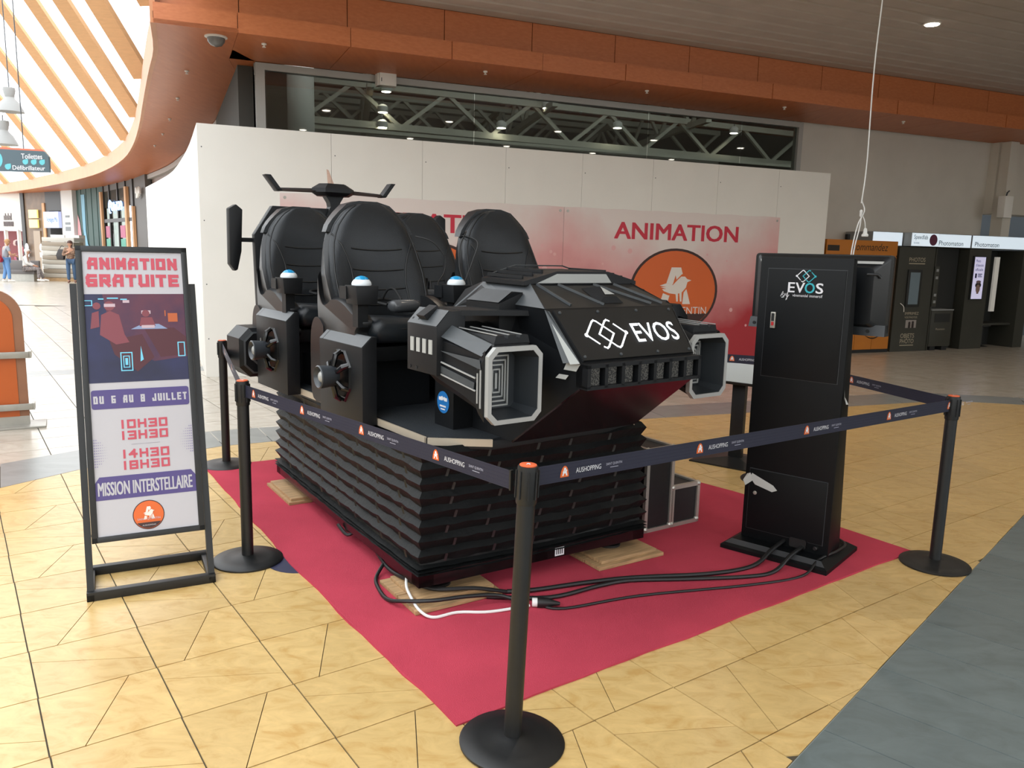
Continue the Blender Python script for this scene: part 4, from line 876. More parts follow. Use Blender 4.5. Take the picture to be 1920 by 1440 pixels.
# kiosk (seen from the back)
kio = thing('touch_kiosk','tall black kiosk with EVOS logo on its back door, standing on the red carpet','kiosk',(1.254,4.488,.008),radians(-40.18))
M_kio = mat('kiosk_black','#0c0e10',.48,spec=.2,vary=.08,vscale=10,bump=.02,bscale=300)
m_ = MB(); m_.loft([[(0,0,0),(.62,0,0),(.62,.52,0),(0,.52,0)],[(0,0,.022),(.62,0,.022),(.62,.52,.022),(0,.52,.022)],[(.05,.05,.055),(.57,.05,.055),(.57,.47,.055),(.05,.47,.055)]]); bs = obj('base_plate', m_, M_kio, kio)
m_ = MB(); m_.add([(.004,.004,.0235),(.616,.004,.0235),(.571,.048,.056),(.049,.048,.056)],[(0,1,2,3)]); obj('bevel_facet', m_, mat('kiosk_edge','#3a3c3f',.35), bs)
bd = obj('cabinet', MB().loft([[(.065,.135,.055),(.575,.135,.055),(.575,.33,.055),(.065,.33,.055)],[(.065,.135,1.70),(.572,.135,1.70),(.572,.19,1.70),(.065,.19,1.70)]]), M_kio, kio, bevel=.004)
obj('screen_mount', MB().box(.2,.44,.18,.36,1.38,1.62), M_kio, kio)
for nm, x0, x1, z0_, z1_ in (('upper_door',.115,.54,1.03,1.635),('lower_door',.095,.54,.115,.475)):
    d_ = obj(nm, MB().box(x0,x1,.128,.14,z0_,z1_), M_kio, kio, bevel=.0015)
    m_ = MB()
    for a in (rect(x0-.004,x1+.004,z1_,z1_+.004),rect(x0-.004,x1+.004,z0_-.004,z0_),rect(x0-.004,x0,z0_,z1_),rect(x1,x1+.004,z0_,z1_)): m_.prism(a,'y',.1335,.1345)
    obj('door_edge_glint', m_, mat('door_edge','#2e3134',.5), d_)  # lighter outline painted where the door edges catch light
KX, KY = (1,0,0), (0,0,1); ko = (.33,.128,1.52)
ud = [c for c in kio.children if c.name.startswith('upper_door')][0]; ld = [c for c in kio.children if c.name.startswith('lower_door')][0]
pr('logo_mark', dia(-.018,.034,.0045,7)+[circ(-.052,0,.006,10)], M_txt, ud, (.33,.128,1.60), KX, KY, .002)
pr('logo_mark', dia(.016,.034,.0045,3)+[circ(.05,0,.006,10)], M_teal, ud, (.33,.128,1.60), KX, KY, .0025)
text('lettering','E',.078,M_txt,ud,(.235,.128,1.51),KX,KY,fit=.036,bold=.014); text('lettering','V',.078,M_txt,ud,(.277,.128,1.51),KX,KY,fit=.048,bold=.014)
text('lettering','O',.078,M_teal,ud,(.328,.128,1.51),KX,KY,fit=.052,bold=.014); text('lettering','S',.078,M_txt,ud,(.388,.128,1.51),KX,KY,fit=.038,bold=.014)
text('small_lettering','vènementiel',.022,M_txt,ud,(.262,.128,1.487),KX,KY,fit=.085); text('small_lettering','immersif',.022,M_txt,ud,(.356,.128,1.487),KX,KY,fit=.07)
m_ = MB(); m_.tube([(.195+a*.05,.1265,1.475+b*.05) for a, b in ((0,.2),(.25,.75),(.3,.5),(.12,.35),(.35,.3),(.2,.05),(.1,.1),(.35,.1),(.5,.55),(.5,.3),(.7,.6),(.66,.2),(.8,.75),(.72,-.1),(.62,-.2),(.66,-.02),(.95,.4))], .0018, 5); obj('handwriting', m_, M_txt, ud)
lk = obj('lock_handle', MB().box(.150,.178,.118,.13,1.305,1.395), M_steel, ud, bevel=.003); obj('lock_keyhole', MB().box(.157,.171,.115,.119,1.32,1.34), mat('lock_red','#b02226',.4), lk); obj('lock_insert', MB().box(.156,.172,.116,.119,1.345,1.388), M_dark, lk)
obj('keylock', MB().lathe([(.011,0),(.011,.006),(.008,.007)],14,(.135,.128,.335),(1,0,0),(0,0,1),(0,-1,0)), M_steel, ld, smooth=True)
m_ = MB(); m_.add([(.098,.1255,.425),(.11,.1245,.45),(.24,.125,.40),(.265,.1255,.375),(.235,.1262,.36),(.13,.1255,.385)],[(0,5,4,3,2,1)]); m_.add([(.085,.11,.445),(.10,.124,.45),(.115,.124,.405),(.075,.12,.37),(.06,.118,.40)],[(0,1,2,3,4)]); obj('tape_scrap', m_, mat('masking_tape','#b9bcb8',.6), kio, recalc=False)
m_ = MB(); m_.add([(.576,.16,1.0),(.586,.14,.965),(.615,.12,.93),(.60,.13,.925),(.585,.15,.95),(.577,.18,.93),(.573,.17,.95)],[(0,1,4,6),(1,2,3,4),(4,5,6)]); obj('tape_scrap', m_, mat('masking_tape','#b9bcb8'), kio, recalc=False)
obj('cable_inlet', MB().prism(rrect(.36,.455,.07,.125,.012),'y',.120,.135), M_rubber, bd); obj('cable_gland', MB().lathe([(.013,0),(.013,.025),(.009,.03)],12,(.51,.135,.095),(1,0,0),(0,0,1),(0,-1,0)), M_rubber, bd, smooth=True)
# television on the far side
m_ = MB()
fr_o = rrect(-.075,.70,1.285,1.722,.02); m_.loft([[(a,.42,b) for a, b in fr_o],[(a,.385,b) for a, b in fr_o]])
tv = obj('television', m_, mat('tv_black','#0e1011',.35), kio, smooth=True, sharp=30)
m_ = MB(); o2 = rrect(-.06,.685,1.30,1.715,.02); i2 = rrect(.0,.62,1.345,1.655,.03); m_.loft([[(a,.385,b) for a, b in o2],[(a,.335,b) for a, b in i2],[(a,.33,b) for a, b in i2]]); obj('rear_shell', m_, mat('tv_rear','#121417',.3,bump=.04,bscale=300), tv, smooth=True, sharp=30)
for k in range(4): obj('vent_slot', MB().hexa([(-.03+.18*k,.352,1.688),(.12+.18*k,.352,1.688),(.115+.18*k,.343,1.674),(-.025+.18*k,.343,1.674),(-.03+.18*k,.350,1.6885),(.12+.18*k,.350,1.6885),(.115+.18*k,.341,1.6745),(-.025+.18*k,.341,1.6745)]), M_silver, tv)
obj('bottom_bezel', MB().hexa([(-.075,.34,1.285),(.70,.34,1.285),(.70,.42,1.285),(-.075,.42,1.285),(-.07,.355,1.345),(.695,.355,1.345),(.695,.42,1.345),(-.07,.42,1.345)]), mat('tv_bezel','#24272a',.4), tv)
for x in (.61,-.04): obj('bezel_screw', MB().lathe([(.010,0),(.010,.003)],12,(x,.345,1.31),(1,0,0),(0,0,1),(0,-1,0)), M_dark, tv)
obj('carry_handle', MB().tube([(.585,.325,1.618),(.64,.335,1.618),(.655,.345,1.60)],.007,8), mat('tv_bezel','#24272a'), tv, smooth=True)
# low tray monitor on a post behind the kiosk
ms = thing('tray_stand','low black stand with flat base and tilted silver screen behind the kiosk','stand',(1.90,6.53,0),radians(-37))
m_ = MB(); m_.loft([[(-.30,-.26,0),(.30,-.26,0),(.30,.26,0),(-.30,.26,0)],[(-.30,-.26,.012),(.30,-.26,.012),(.30,.26,.012),(-.30,.26,.012)],[(-.06,-.06,.045),(.06,-.06,.045),(.06,.06,.045),(-.06,.06,.045)]]); obj('base_plate', m_, M_metalblack, ms)
obj('post', MB().box(-.055,.055,-.03,.03,.04,.70), M_metalblack, ms, bevel=.003)
m_ = MB(); m_.loft([[(-.40,-.13,.672),(.40,-.13,.672),(.40,.13,.80),(-.40,.13,.80)],[(-.40,-.14,.69),(.40,-.14,.69),(.40,.12,.82),(-.40,.12,.82)]]); sc_ = obj('screen', m_, M_dark, ms)
m_ = MB(); m_.add([(-.385,-.133,.6955),(.385,-.133,.6955),(.385,.112,.8185),(-.385,.112,.8185)],[(0,1,2,3)]); obj('screen_glass', m_, mat('screen_silver','#b7bec0',.25), sc_, recalc=False)

# poster stand
sg = thing('poster_stand','black leaning frame with white ANIMATION GRATUITE poster at the left','poster stand',(-2.004,3.567,0),radians(27.3))
WID = .582
M_fr = mat('frame_black','#131415',.45,bump=.04,bscale=200)
def lz(z): return .005+.265*z   # lean back with height
for b_ in (0,.335): obj('base_rail', MB().box(0,WID,b_,b_+.04,0,.045), M_fr, sg, bevel=.003)
for x in (0,WID-.035):
    obj('base_runner', MB().box(x,x+.035,0,.375,0,.035), M_fr, sg, bevel=.003)
    obj('upright', MB().bar((x+.0175,lz(0)+.03,.02),(x+.0175,lz(1.49)+.03,1.49),.03,.035,(0,1,0)), M_fr, sg)
N_ = Vector((0,-1,.265)).normalized(); Yp = Vector((0,.265,1)).normalized(); Xp = Vector((1,0,0))
O_ = Vector((.035,lz(.262),.262)); PW, PH = WID-.07, 1.465
m_ = MB(); 
def pq(a,b,o=0): return O_+Xp*a+Yp*b+N_*o
def slab(x0,x1,y0,y1,o0,o1): return MB().hexa([pq(x0,y0,o0),pq(x1,y0,o0),pq(x1,y1,o0),pq(x0,y1,o0),pq(x0,y0,o1),pq(x1,y0,o1),pq(x1,y1,o1),pq(x0,y1,o1)])
obj('backing', slab(0,PW,0,PH,-.02,.0), M_fr, sg)
for a in ((0,PW,0,.028),(0,PW,PH-.028,PH),(0,.028,0,PH),(PW-.028,PW,0,PH)): obj('frame_bar', slab(*a,-.02,.012), M_fr, sg, bevel=.003)
po = obj('poster', slab(.028,PW-.028,.028,PH-.028,.0,.003), M_poster, sg)
iw, ih = PW-.056, PH-.056
def pt(name, polys, m, off=.0): return pr(name, polys, m, po, pq(.028,.028,.0035), Xp, Yp, off)
def pw_(s, x, w, y, h, m, off=.001, th=.014, gap=.014): return wide('lettering', s, w, h, th, gap, m, po, pq(.028+x,.028+y,.0035), Xp, Yp, off)
M_rose = mat('print_rose','#b94858',.55)
pw_('ANIMATION',.022,iw-.045,ih-.09,.06,M_rose,th=.016,gap=.009); pw_('GRATUITE',.012,iw-.03,ih-.178,.064,M_rose,th=.017,gap=.009)
y0, y1 = ih-.66, ih-.215
pt('photo_print',[rect(0,iw,y0,y1)],mat('photo_navy','#23264f',.5,vary=.2,vscale=6,hex2='#1b1c3a'),.0004)
pt('photo_glow',[[(.08,y1),(iw,y1),(iw,y0+.12),(.30,y0+.10),(.12,y0+.2)]],mat('photo_purple','#41233f',.5,vary=.3,vscale=9,hex2='#5a2a3c'),.0007)
pt('photo_ship',[[(.10,y0+.21),(.25,y0+.24),(.30,y0+.12),(.22,y0+.05),(.12,y0+.14)],[(.26,y0+.27),(.40,y0+.27),(iw,y0+.22),(iw,y0+.13),(.33,y0+.12)]],mat('photo_maroon','#4a1c26',.5),.001)
pt('photo_figures',[[(.06,y0+.24),(.07,y0+.34),(.11,y0+.36),(.15,y0+.34),(.17,y0+.24),(.19,y0+.20),(.13,y0+.19)],circ(.108,y0+.385,.024,14),[(.02,y0+.27),(.03,y0+.35),(.06,y0+.36),(.06,y0+.28)],circ(.052,y0+.385,.018,12),[(.24,y0+.28),(.25,y0+.325),(.30,y0+.325),(.315,y0+.28)],circ(.272,y0+.345,.018,12)],mat('photo_red','#7a3a44',.5),.0013)
pt('photo_headsets',[rect(.085,.135,y0+.38,y0+.396),rect(.252,.295,y0+.343,y0+.36),rect(.17,.20,y0+.40,y0+.414),rect(.25,.31,y0+.27,y0+.285)],mat('photo_white','#b9a3ab',.5),.0016)
pt('photo_bench',[[(.20,y0+.265),(.25,y0+.29),(.33,y0+.29),(.37,y0+.265)]],mat('photo_steel','#7f8fb0',.5),.0015)
oc = lambda x,y,w,h,t: [rect(x,x+w,y,y+t),rect(x,x+w,y+h-t,y+h),rect(x,x+t,y,y+h),rect(x+w-t,x+w,y,y+h)]
pt('photo_engine',oc(.145,y0+.055,.055,.095,.005)+oc(.157,y0+.072,.03,.06,.004)+oc(.412,y0+.12,.035,.075,.005)+[rect(.166,.178,y0+.085,y0+.12)]+[[(.235,y0+.10),(.25,y0+.11),(.24,y0+.18)]],mat('photo_cyan','#6fc3e0',.5),.0018)
pt('photo_neon',[rect(.06,.085,y1-.028,y1-.022),rect(.10,.15,y1-.024,y1-.018),rect(.16,.19,y1-.03,y1-.024),rect(.0,.03,y1-.035,y1-.031),rect(.0,.03,y1-.06,y1-.056),rect(.03,.034,y1-.06,y1-.031)],mat('photo_cyan','#6fc3e0'),.0018)
pt('photo_lamp',[rect(.375,.42,y0+.30,y0+.345),rect(.36,.365,y0+.33,y0+.36)],mat('photo_orange','#b0582c',.5),.0018)
pt('date_band',[[(a,b) for a,b in rrect(.005,iw-.006,ih-.79,ih-.695,.012)]],M_purple,.0006); pw_('DU 6 AU 8 JUILLET',.014,iw-.03,ih-.763,.038,M_poster,th=.008,gap=.007)
for s_, yy in (('10H30',ih-.892),('13H30',ih-.948),('14H30',ih-1.04),('18H30',ih-1.096)): pw_(s_,.125,.215,yy,.044,M_rose,th=.010,gap=.009)
pt('divider',[rect(.17,.30,ih-.973,ih-.971)],mat('print_dim2','#8a8690',.6),.0006)
dots = []
for i in range(7):
    for j in range(11):
        r_ = .0038*(1-i/8)
        if abs(j-5) < 6-i*.6: dots += [circ(.006+.009*i,ih-1.07+.013*j,r_,6), circ(iw-.006-.009*i,ih-1.03+.013*j,r_,6)]
pt('halftone_dots',dots,mat('print_halftone','#8d86a6',.6),.0006)
pt('mission_band',[[(.0,ih-1.235),(iw,ih-1.235),(iw,ih-1.15),(iw-.02,ih-1.122),(.02,ih-1.122),(0,ih-1.15)]],M_purple,.0006)
text('lettering','MISSION INTERSTELLAIRE',.092,M_poster,po,pq(.028+.012,.028+ih-1.213,.0035),Xp,Yp,.0012,fit=iw-.03,bold=.012)
emblem(po, pq(.028+iw/2,.028+.082,.0035), Xp, Yp, .068, .0006)
text('logo_lettering','SAINT QUENTIN',.014,M_poster,po,pq(.028+iw/2,.028+.058,.0035),Xp,Yp,.0055,align='CENTER')
pt('logo_foot',[[(iw/2+.066*cos(a),.082+.066*sin(a)) for a in [pi*(1.19+.62*k/14) for k in range(15)]]],mat('print_brown','#3a2320'),.0052)
text('logo_lettering','AUSHOPPING',.010,M_poster,po,pq(.028+iw/2,.028+.028,.0035),Xp,Yp,.0065,align='CENTER')

# banners on the hoarding
def banner_mat():
    m = bpy.data.materials.new('banner_print'); m.use_nodes = True; N = m.node_tree.nodes; Lk = m.node_tree.links; b = N['Principled BSDF']
    tc = N.new('ShaderNodeTexCoord'); sp = N.new('ShaderNodeSeparateXYZ'); Lk.new(tc.outputs['Object'], sp.inputs[0])
    nz = N.new('ShaderNodeTexNoise'); nz.inputs['Scale'].default_value = 1.1; nz.inputs['Detail'].default_value = 5; Lk.new(tc.outputs['Object'], nz.inputs['Vector'])
    ax = N.new('ShaderNodeMath'); ax.operation = 'ABSOLUTE'; Lk.new(sp.outputs['X'], ax.inputs[0])
    m1 = N.new('ShaderNodeMath'); m1.operation = 'MULTIPLY_ADD'; m1.inputs[1].default_value = .16; m1.inputs[2].default_value = -.02; Lk.new(ax.outputs[0], m1.inputs[0])
    m2 = N.new('ShaderNodeMath'); m2.operation = 'MULTIPLY_ADD'; m2.inputs[1].default_value = -.44; m2.inputs[2].default_value = .86; Lk.new(sp.outputs['Z'], m2.inputs[0])
    m3 = N.new('ShaderNodeMath'); m3.operation = 'ADD'; Lk.new(m1.outputs[0], m3.inputs[0]); Lk.new(m2.outputs[0], m3.inputs[1])
    m4 = N.new('ShaderNodeMath'); m4.operation = 'MULTIPLY_ADD'; m4.inputs[1].default_value = .5; m4.inputs[2].default_value = -.25; Lk.new(nz.outputs['Fac'], m4.inputs[0])
    m5 = N.new('ShaderNodeMath'); m5.operation = 'ADD'; Lk.new(m3.outputs[0], m5.inputs[0]); Lk.new(m4.outputs[0], m5.inputs[1])
    rp = N.new('ShaderNodeValToRGB'); e = rp.color_ramp.elements; e[0].position = .08; e[0].color = lin('#dcd0cb'); e[1].position = .78; e[1].color = lin('#a9262f')
    x = e.new(.38); x.color = lin('#d69a98'); Lk.new(m5.outputs[0], rp.inputs[0]); Lk.new(rp.outputs[0], b.inputs['Base Color']); b.inputs['Roughness'].default_value = .5; return m
M_ban = banner_mat()
for k, (s0, s1, lab) in enumerate(((1.38,5.507,'pink and red ANIMATION banner on the hoarding, mostly hidden behind the seats'),(5.513,9.63,'pink and red ANIMATION banner with the whole word and orange bird logo'))):
    cx = (s0+s1)/2; t = thing('banner', lab, 'banner', A(cx,HD-.004,0), AW, 'printed banners on the hoarding')
    w = (s1-s0)/2; pts = [(-w,.02),(w,.02)]+[(w-2*w*i/12, 2.385+(.012 if i%2 else 0)) for i in range(13)]
    sh_ = obj('sheet', MB().prism(pts,'y',-.006,0), M_ban, t)
    text('lettering','ANIMATION',.36,mat('print_crimson','#c4243c',.5),t,(-1.17,-.006,1.95),(1,0,0),(0,0,1),.002,fit=2.36,bold=.022)
    emblem(t,(-.01,-.006,1.13),(1,0,0),(0,0,1),.65,.002,ax=1.24)
    text('logo_lettering','SAINT QUENTIN',.17,mat('print_cream','#e0d8cf'),t,(.0,-.006,.76),(1,0,0),(0,0,1),.009,fit=None,align='CENTER',xs=1.02)
    pr('logo_foot',[[(.80*cos(a),1.13+.645*sin(a)) for a in [pi*(1.19+.62*i/14) for i in range(15)]]],mat('print_brown','#3a2320'),t,(-.01,-.006,0),(1,0,0),(0,0,1),.008)
    rnd = random.Random(5); pr('bokeh_spots',[circ(rnd.uniform(-2,2),rnd.uniform(.2,1.9),rnd.uniform(.015,.05),12) for _ in range(26)],mat('print_bokeh','#dba7a6',.5),t,(0,-.006,0),(1,0,0),(0,0,1),.0015)
    for x in (-w+.06,w-.06): obj('eyelet', MB().lathe([(.02,0),(.02,.004),(.01,.005)],12,(x,-.006,2.33),(1,0,0),(0,0,1),(0,-1,0)), M_steel, t)

# ------------------------------------------------------------------ right background: parcel locker and photo booths
FD = 10.94
def wthing(name, lab, cat, s_, d_, group=None): return thing(name, lab, cat, A(s_,d_,0), AW, group)
lkr = wthing('parcel_locker','orange parcel locker with the word commandez beside the hoarding','locker',10.74,FD)
M_lor = mat('locker_orange','#b06a1c',.45,vary=.05,vscale=3)
LW = 1.72
obj('body', MB().box(0,LW,.02,.80,.0,1.965), M_lor, lkr)
obj('plinth', MB().box(.0,LW,.0,.02,0,.06), M_dark, lkr)
obj('header', MB().box(0,LW,0,.10,1.80,2.06), M_lor, lkr)
cols = [0,.42,.86,1.29,LW]; hs = [.06,.35,.56,.70,.84,.98,1.12,1.26,1.42,1.60,1.79]
for a, b in zip(cols, cols[1:]):
    for c, d in zip(hs, hs[1:]): obj('locker_door', MB().box(a+.004,b-.004,0,.02,c+.004,d-.004), M_lor, lkr)
text('lettering','commandez',.19,mat('print_black','#23180c',.6),lkr,(.62,0,1.88),(1,0,0),(0,0,1),.002,shear=.2,fit=.86)
pr('dark_label',[rect(.02,.30,1.86,1.96)],mat('print_black','#23180c'),lkr,(0,0,0),(1,0,0),(0,0,1),.002)
m_ = MB(); m_.tube([(1.10+.42*k/10,-.003,.33-.07*sin(pi*k/10)+.02*k/10) for k in range(11)],[.003+.010*sin(pi*k/10) for k in range(11)],6); obj('smile_mark', m_, mat('print_black','#23180c'), lkr)
obj('antenna', MB().box(.5,.56,.03,.09,2.06,2.16), M_dark, lkr)
M_bo = mat('booth_dark','#33332c',.5,vary=.1,vscale=3); M_bo2 = mat('booth_darker','#1d1e1c',.6)
M_lbx = mat('lightbox_glow','#c9d6e0',.4,emit=.8); M_bt = mat('print_beige','#a89e88',.6); M_bk = mat('print_ink','#1d2730',.6)
def lightbox(p, x0, x1, y0, y1):
    o = obj('light_box', MB().box(x0,x1,y0,y1,1.985,2.235), mat('booth_trim','#8b8d8c',.5), p); obj('lit_face', MB().box(x0+.01,x1-.01,y0-.006,y0,1.992,2.228), M_lbx, o); return o
b1 = wthing('photo_booth','dark photo printing kiosk with lit header reading Speedlab','photo booth',12.52,FD)
obj('body', MB().box(0,.94,0,.78,0,1.97), M_bo, b1); lightbox(b1,-.56,.20,.14,.78); lb_ = lightbox(b1,.22,.94,-.04,.6)
text('lettering','Speedlab',.11,M_bk,lb_,(.28,-.046,2.12),(1,0,0),(0,0,1),fit=.36); pr('badge',[circ(.79,2.11,.105,24)],mat('print_plum','#5d2740',.5),lb_,(0,-.046,0),(1,0,0),(0,0,1),.002); text('small_lettering','SHARK',.05,mat('print_dim2','#8a8690'),lb_,(.28,-.046,2.03),(1,0,0),(0,0,1))
scn = obj('screen_bezel', MB().box(.26,.62,-.03,0,.85,1.55), M_bo2, b1, bevel=.008); obj('screen', MB().box(.31,.56,-.034,-.03,.90,1.50), mat('booth_screen','#5d6a70',.2,emit=.12), scn)
text('lettering','PHOTOS',.11,M_bt,b1,(.27,0,1.70),(1,0,0),(0,0,1),fit=.42); pr('fine_print',[rect(.27,.69,1.655,1.672)],M_bt,b1,(0,0,0),(1,0,0),(0,0,1),.002)
text('lettering','IMPRIMEZ',.075,M_bt,b1,(.30,0,.70),(1,0,0),(0,0,1),fit=.36); text('lettering','VOS PHOTOS',.05,M_bt,b1,(.30,0,.635),(1,0,0),(0,0,1),fit=.33)
pc = pr('picture',[rect(.34,.62,.45,.60)],mat('picture_pale','#8f8781',.5),b1,(0,0,0),(1,0,0),(0,0,1),.002); pr('picture_print',[circ(.44,.54,.03,12),circ(.53,.55,.03,12),rect(.41,.47,.45,.52),rect(.50,.56,.45,.53)],mat('picture_dark','#2a1f1d',.5),b1,(0,0,0),(1,0,0),(0,0,1),.003)
text('lettering','OBJETS',.12,M_bt,b1,(.24,0,.26),(1,0,0),(0,0,1),fit=.36); text('lettering','PHOTO',.12,M_bt,b1,(.24,0,.155),(1,0,0),(0,0,1),fit=.36); pr('fine_print',[rect(.24,.60,.11,.125)],M_bt,b1,(0,0,0),(1,0,0),(0,0,1),.002)
obj('cord', MB().tube(bez([(.14,-.01,.92),(.20,-.04,.86),(.22,-.04,.76)],5),.006,6), M_white, b1)
b2 = wthing('photo_booth','dark photo booth between the Speedlab kiosk and the booth with the poster','photo booth',13.48,FD)
obj('back', MB().box(0,.94,.25,.78,0,1.97), M_bo2, b2); obj('side', MB().box(.0,.03,0,.25,0,1.97), M_bo, b2); obj('console', MB().box(.03,.62,-.02,.25,.08,.78), M_bo, b2, bevel=.01); obj('console_slot', MB().box(.12,.54,-.026,-.02,.55,.72), M_bo2, b2); obj('console_trim', MB().box(.03,.62,-.03,.25,.78,.80), mat('booth_trim','#8b8d8c'), b2)
for x in (.1,.42): obj('foot', MB().box(x,x+.14,.0,.2,0,.08), M_dark, b2)
text('lettering','Photomaton',.05,M_bt,b2,(.18,-.02,.40),(1,0,0),(0,0,1)); obj('coin_panel', MB().box(.0,.12,-.02,.25,.85,1.62), M_bo, b2, bevel=.006)
for z in (1.52,1.38,1.05,.92): obj('coin_slot', MB().box(.03,.09,-.026,-.02,z,z+.05), mat('booth_trim','#8b8d8c'), b2)
lb_ = lightbox(b2,-.0,.94,.02,.7); text('lettering','Photomaton',.13,M_bk,lb_,(.06,.014,2.02),(1,0,0),(0,0,1),fit=.66)
b3 = wthing('photo_booth','dark photo booth with a lit portrait poster and tall light strip','photo booth',14.45,FD)
obj('body', MB().box(0,.62,.04,.78,0,1.97), M_bo, b3); obj('back', MB().box(.62,1.55,.55,.78,0,1.97), M_bo2, b3); obj('side', MB().box(1.52,1.80,.0,.78,0,1.97), M_bo, b3); obj('seat_shelf', MB().box(.05,1.52,.1,.6,.46,.50), M_bo, b3); obj('stool', MB().lathe([(.16,.0),(.05,.03),(.05,.40),(.17,.42),(.17,.46)],20,(1.0,.35,0)), M_bo2, b3, smooth=True)
lb_ = lightbox(b3,.0,1.75,.02,.7); text('lettering','Photomaton',.13,M_bk,lb_,(.08,.014,2.02),(1,0,0),(0,0,1),fit=.70)
ps = obj('poster_box', MB().box(.10,.44,.0,.04,.98,1.84), M_bo2, b3); obj('poster', MB().box(.12,.42,-.006,0,1.0,1.82), mat('poster_glow','#c9c6e4',.4,emit=.55), ps)
for t_, z in (('Photo',1.72),("d'identité",1.635),('officielle',1.55)): text('lettering',t_,.075,mat('print_navy','#26264a',.5),ps,(.15,-.007,z),(1,0,0),(0,0,1),fit=.22 if t_ != 'Photo' else .13)
pr('portrait_hair',[circ(.28,1.27,.085,16,.06)],mat('hair_dark','#2a2226',.6),ps,(0,-.006,0),(1,0,0),(0,0,1),.002); pr('portrait_face',[circ(.28,1.20,.062,16,.085),rect(.25,.31,1.10,1.16)],mat('portrait_skin','#8a6f66',.6),ps,(0,-.006,0),(1,0,0),(0,0,1),.003); pr('portrait_cap',[circ(.28,1.335,.07,14,.03)],mat('portrait_cap','#7a6468',.6),ps,(0,-.006,0),(1,0,0),(0,0,1),.003)
pr('sample_photos',[rect(.16,.21,1.41,1.50),rect(.24,.36,1.48,1.495),rect(.24,.34,1.455,1.468),rect(.24,.36,1.43,1.443)],mat('print_navy','#26264a'),ps,(0,-.006,0),(1,0,0),(0,0,1),.002)
obj('light_strip', MB().box(.86,.98,.10,.14,.74,1.83), mat('strip_glow','#b9b6ae',.4,emit=.35), b3)
gb = wthing('wall_notice','pale blue notice fixed behind the right end of the hoarding','notice',10.76,WD-.02); obj('panel', MB().box(0,.24,-.02,.0,2.62,3.28), mat('notice_white','#b9c4c6',.5), gb); pr('print',[rect(.02,.22,2.64,2.98),[(.02,3.04),(.22,3.04),(.22,3.2)]],mat('notice_blue','#4f9fb4',.5),gb,(0,-.02,0),(1,0,0),(0,0,1),.002)
jb = thing('junction_box','white electrical box on the far right wall corner','electrical box',A(15.66,WD-.62,0),AW); obj('box', MB().box(-.12,.12,0,.16,2.62,3.05), M_white, jb, bevel=.01); obj('conduit', MB().tube([(0,.08,3.05),(.02,.08,3.12),(.1,.1,3.16)],.015,8), M_grey, jb)
# hanging power cord with socket
hc_ = thing('extension_cord','white power cord hanging from the ceiling with a looped socket','power cord',(2.76,6.5,4.77))
obj('cord', MB().tube(bez([(0,0,0),(.012,0,-.8),(-.008,0,-1.6),(.004,0,-2.3),(-.01,0,-2.62)],6),.005,6), M_whitecable, hc_, smooth=True)
obj('loop', MB().tube(bez([(-.01,0,-2.60),(.02,0,-2.68),(-.02,0,-2.78),(-.045,0,-2.92),(-.055,0,-3.05),(-.042,0,-3.07),(-.03,0,-2.95),(-.005,0,-2.80),(-.002,0,-2.70)],6),.005,6), M_whitecable, hc_, smooth=True)
obj('knot', MB().lathe([(.004,-.03),(.011,-.02),(.012,.02),(.004,.03)],10,(-.005,0,-2.70)), M_whitecable, hc_, smooth=True)
obj('socket_lead', MB().tube(bez([(.0,0,-2.70),(.03,0,-2.76),(.04,0,-2.82)],5),.004,6), M_whitecable, hc_, smooth=True)
obj('socket', MB().lathe([(.008,0),(.014,-.01),(.016,-.04),(.026,-.05),(.026,-.065),(.02,-.066)],16,(.042,0,-2.815)), M_whitecable, hc_, smooth=True)
# fittings on soffit and ceiling
def fitting(name, lab, cat, x, y, z, r, group, dome=False):
    t = thing(name, lab, cat, (x,y,z), 0, group)
    obj('flange', MB().lathe([(r,0),(r,-.012),(r*.8,-.02)],20), M_white, t, smooth=True, sharp=50)
    if dome: obj('dome', MB().lathe([(r*.8,-.018),(r*.75,-.06),(r*.5,-.10),(.01,-.118)],20), mat('dome_grey','#6c6a68',.15), t, smooth=True)
    else: obj('stem', MB().lathe([(.010,-.01),(.010,-.035),(.022,-.04),(.022,-.045)],12), M_white, t, smooth=True)
fitting('dome_camera','dome security camera under the orange soffit at upper left','security camera',-3.62,9.994,SZ-.003,.13,None,True)
for k, (x, y) in enumerate(((-3.134,10.267),(-.47,11.492),(1.921,12.519),(4.342,13.574),(6.807,14.656),(-4.753,11.917),(-5.786,14.074),(-6.904,16.364),(-7.998,18.55),(-9.163,20.751))):
    fitting('sprinkler_head',('white sprinkler head under the soffit above the shop window, %s from the left' % ['first','second','third','fourth','fifth'][k]) if k < 5 else ('white sprinkler head under the curved left soffit, %s from the near end' % ['first','second','third','fourth','fifth'][k-5]),'sprinkler',x,y,SZ-.003,.03,'sprinkler heads under the soffit')
dl = [(9.32,8.0,'bright round downlight in the grey ceiling at upper right'),(6.39,7.86,'round downlight at the top edge of the grey ceiling')]
for q, (r_, rn) in enumerate(((8.0,'far'),(4.6,'middle'),(1.2,'near'))):  # further downlights out of view, added as warm fill on the right
    for p_, (sx, cn) in enumerate(((3.46,'first'),(6.39,'second'),(9.32,'third'),(12.2,'fourth'),(15.1,'fifth'))):
        if q == 0 and p_ in (1,2): continue
        dl.append((sx, r_, 'added unseen downlight in the %s row of the grey ceiling, %s from the left' % (rn, cn)))
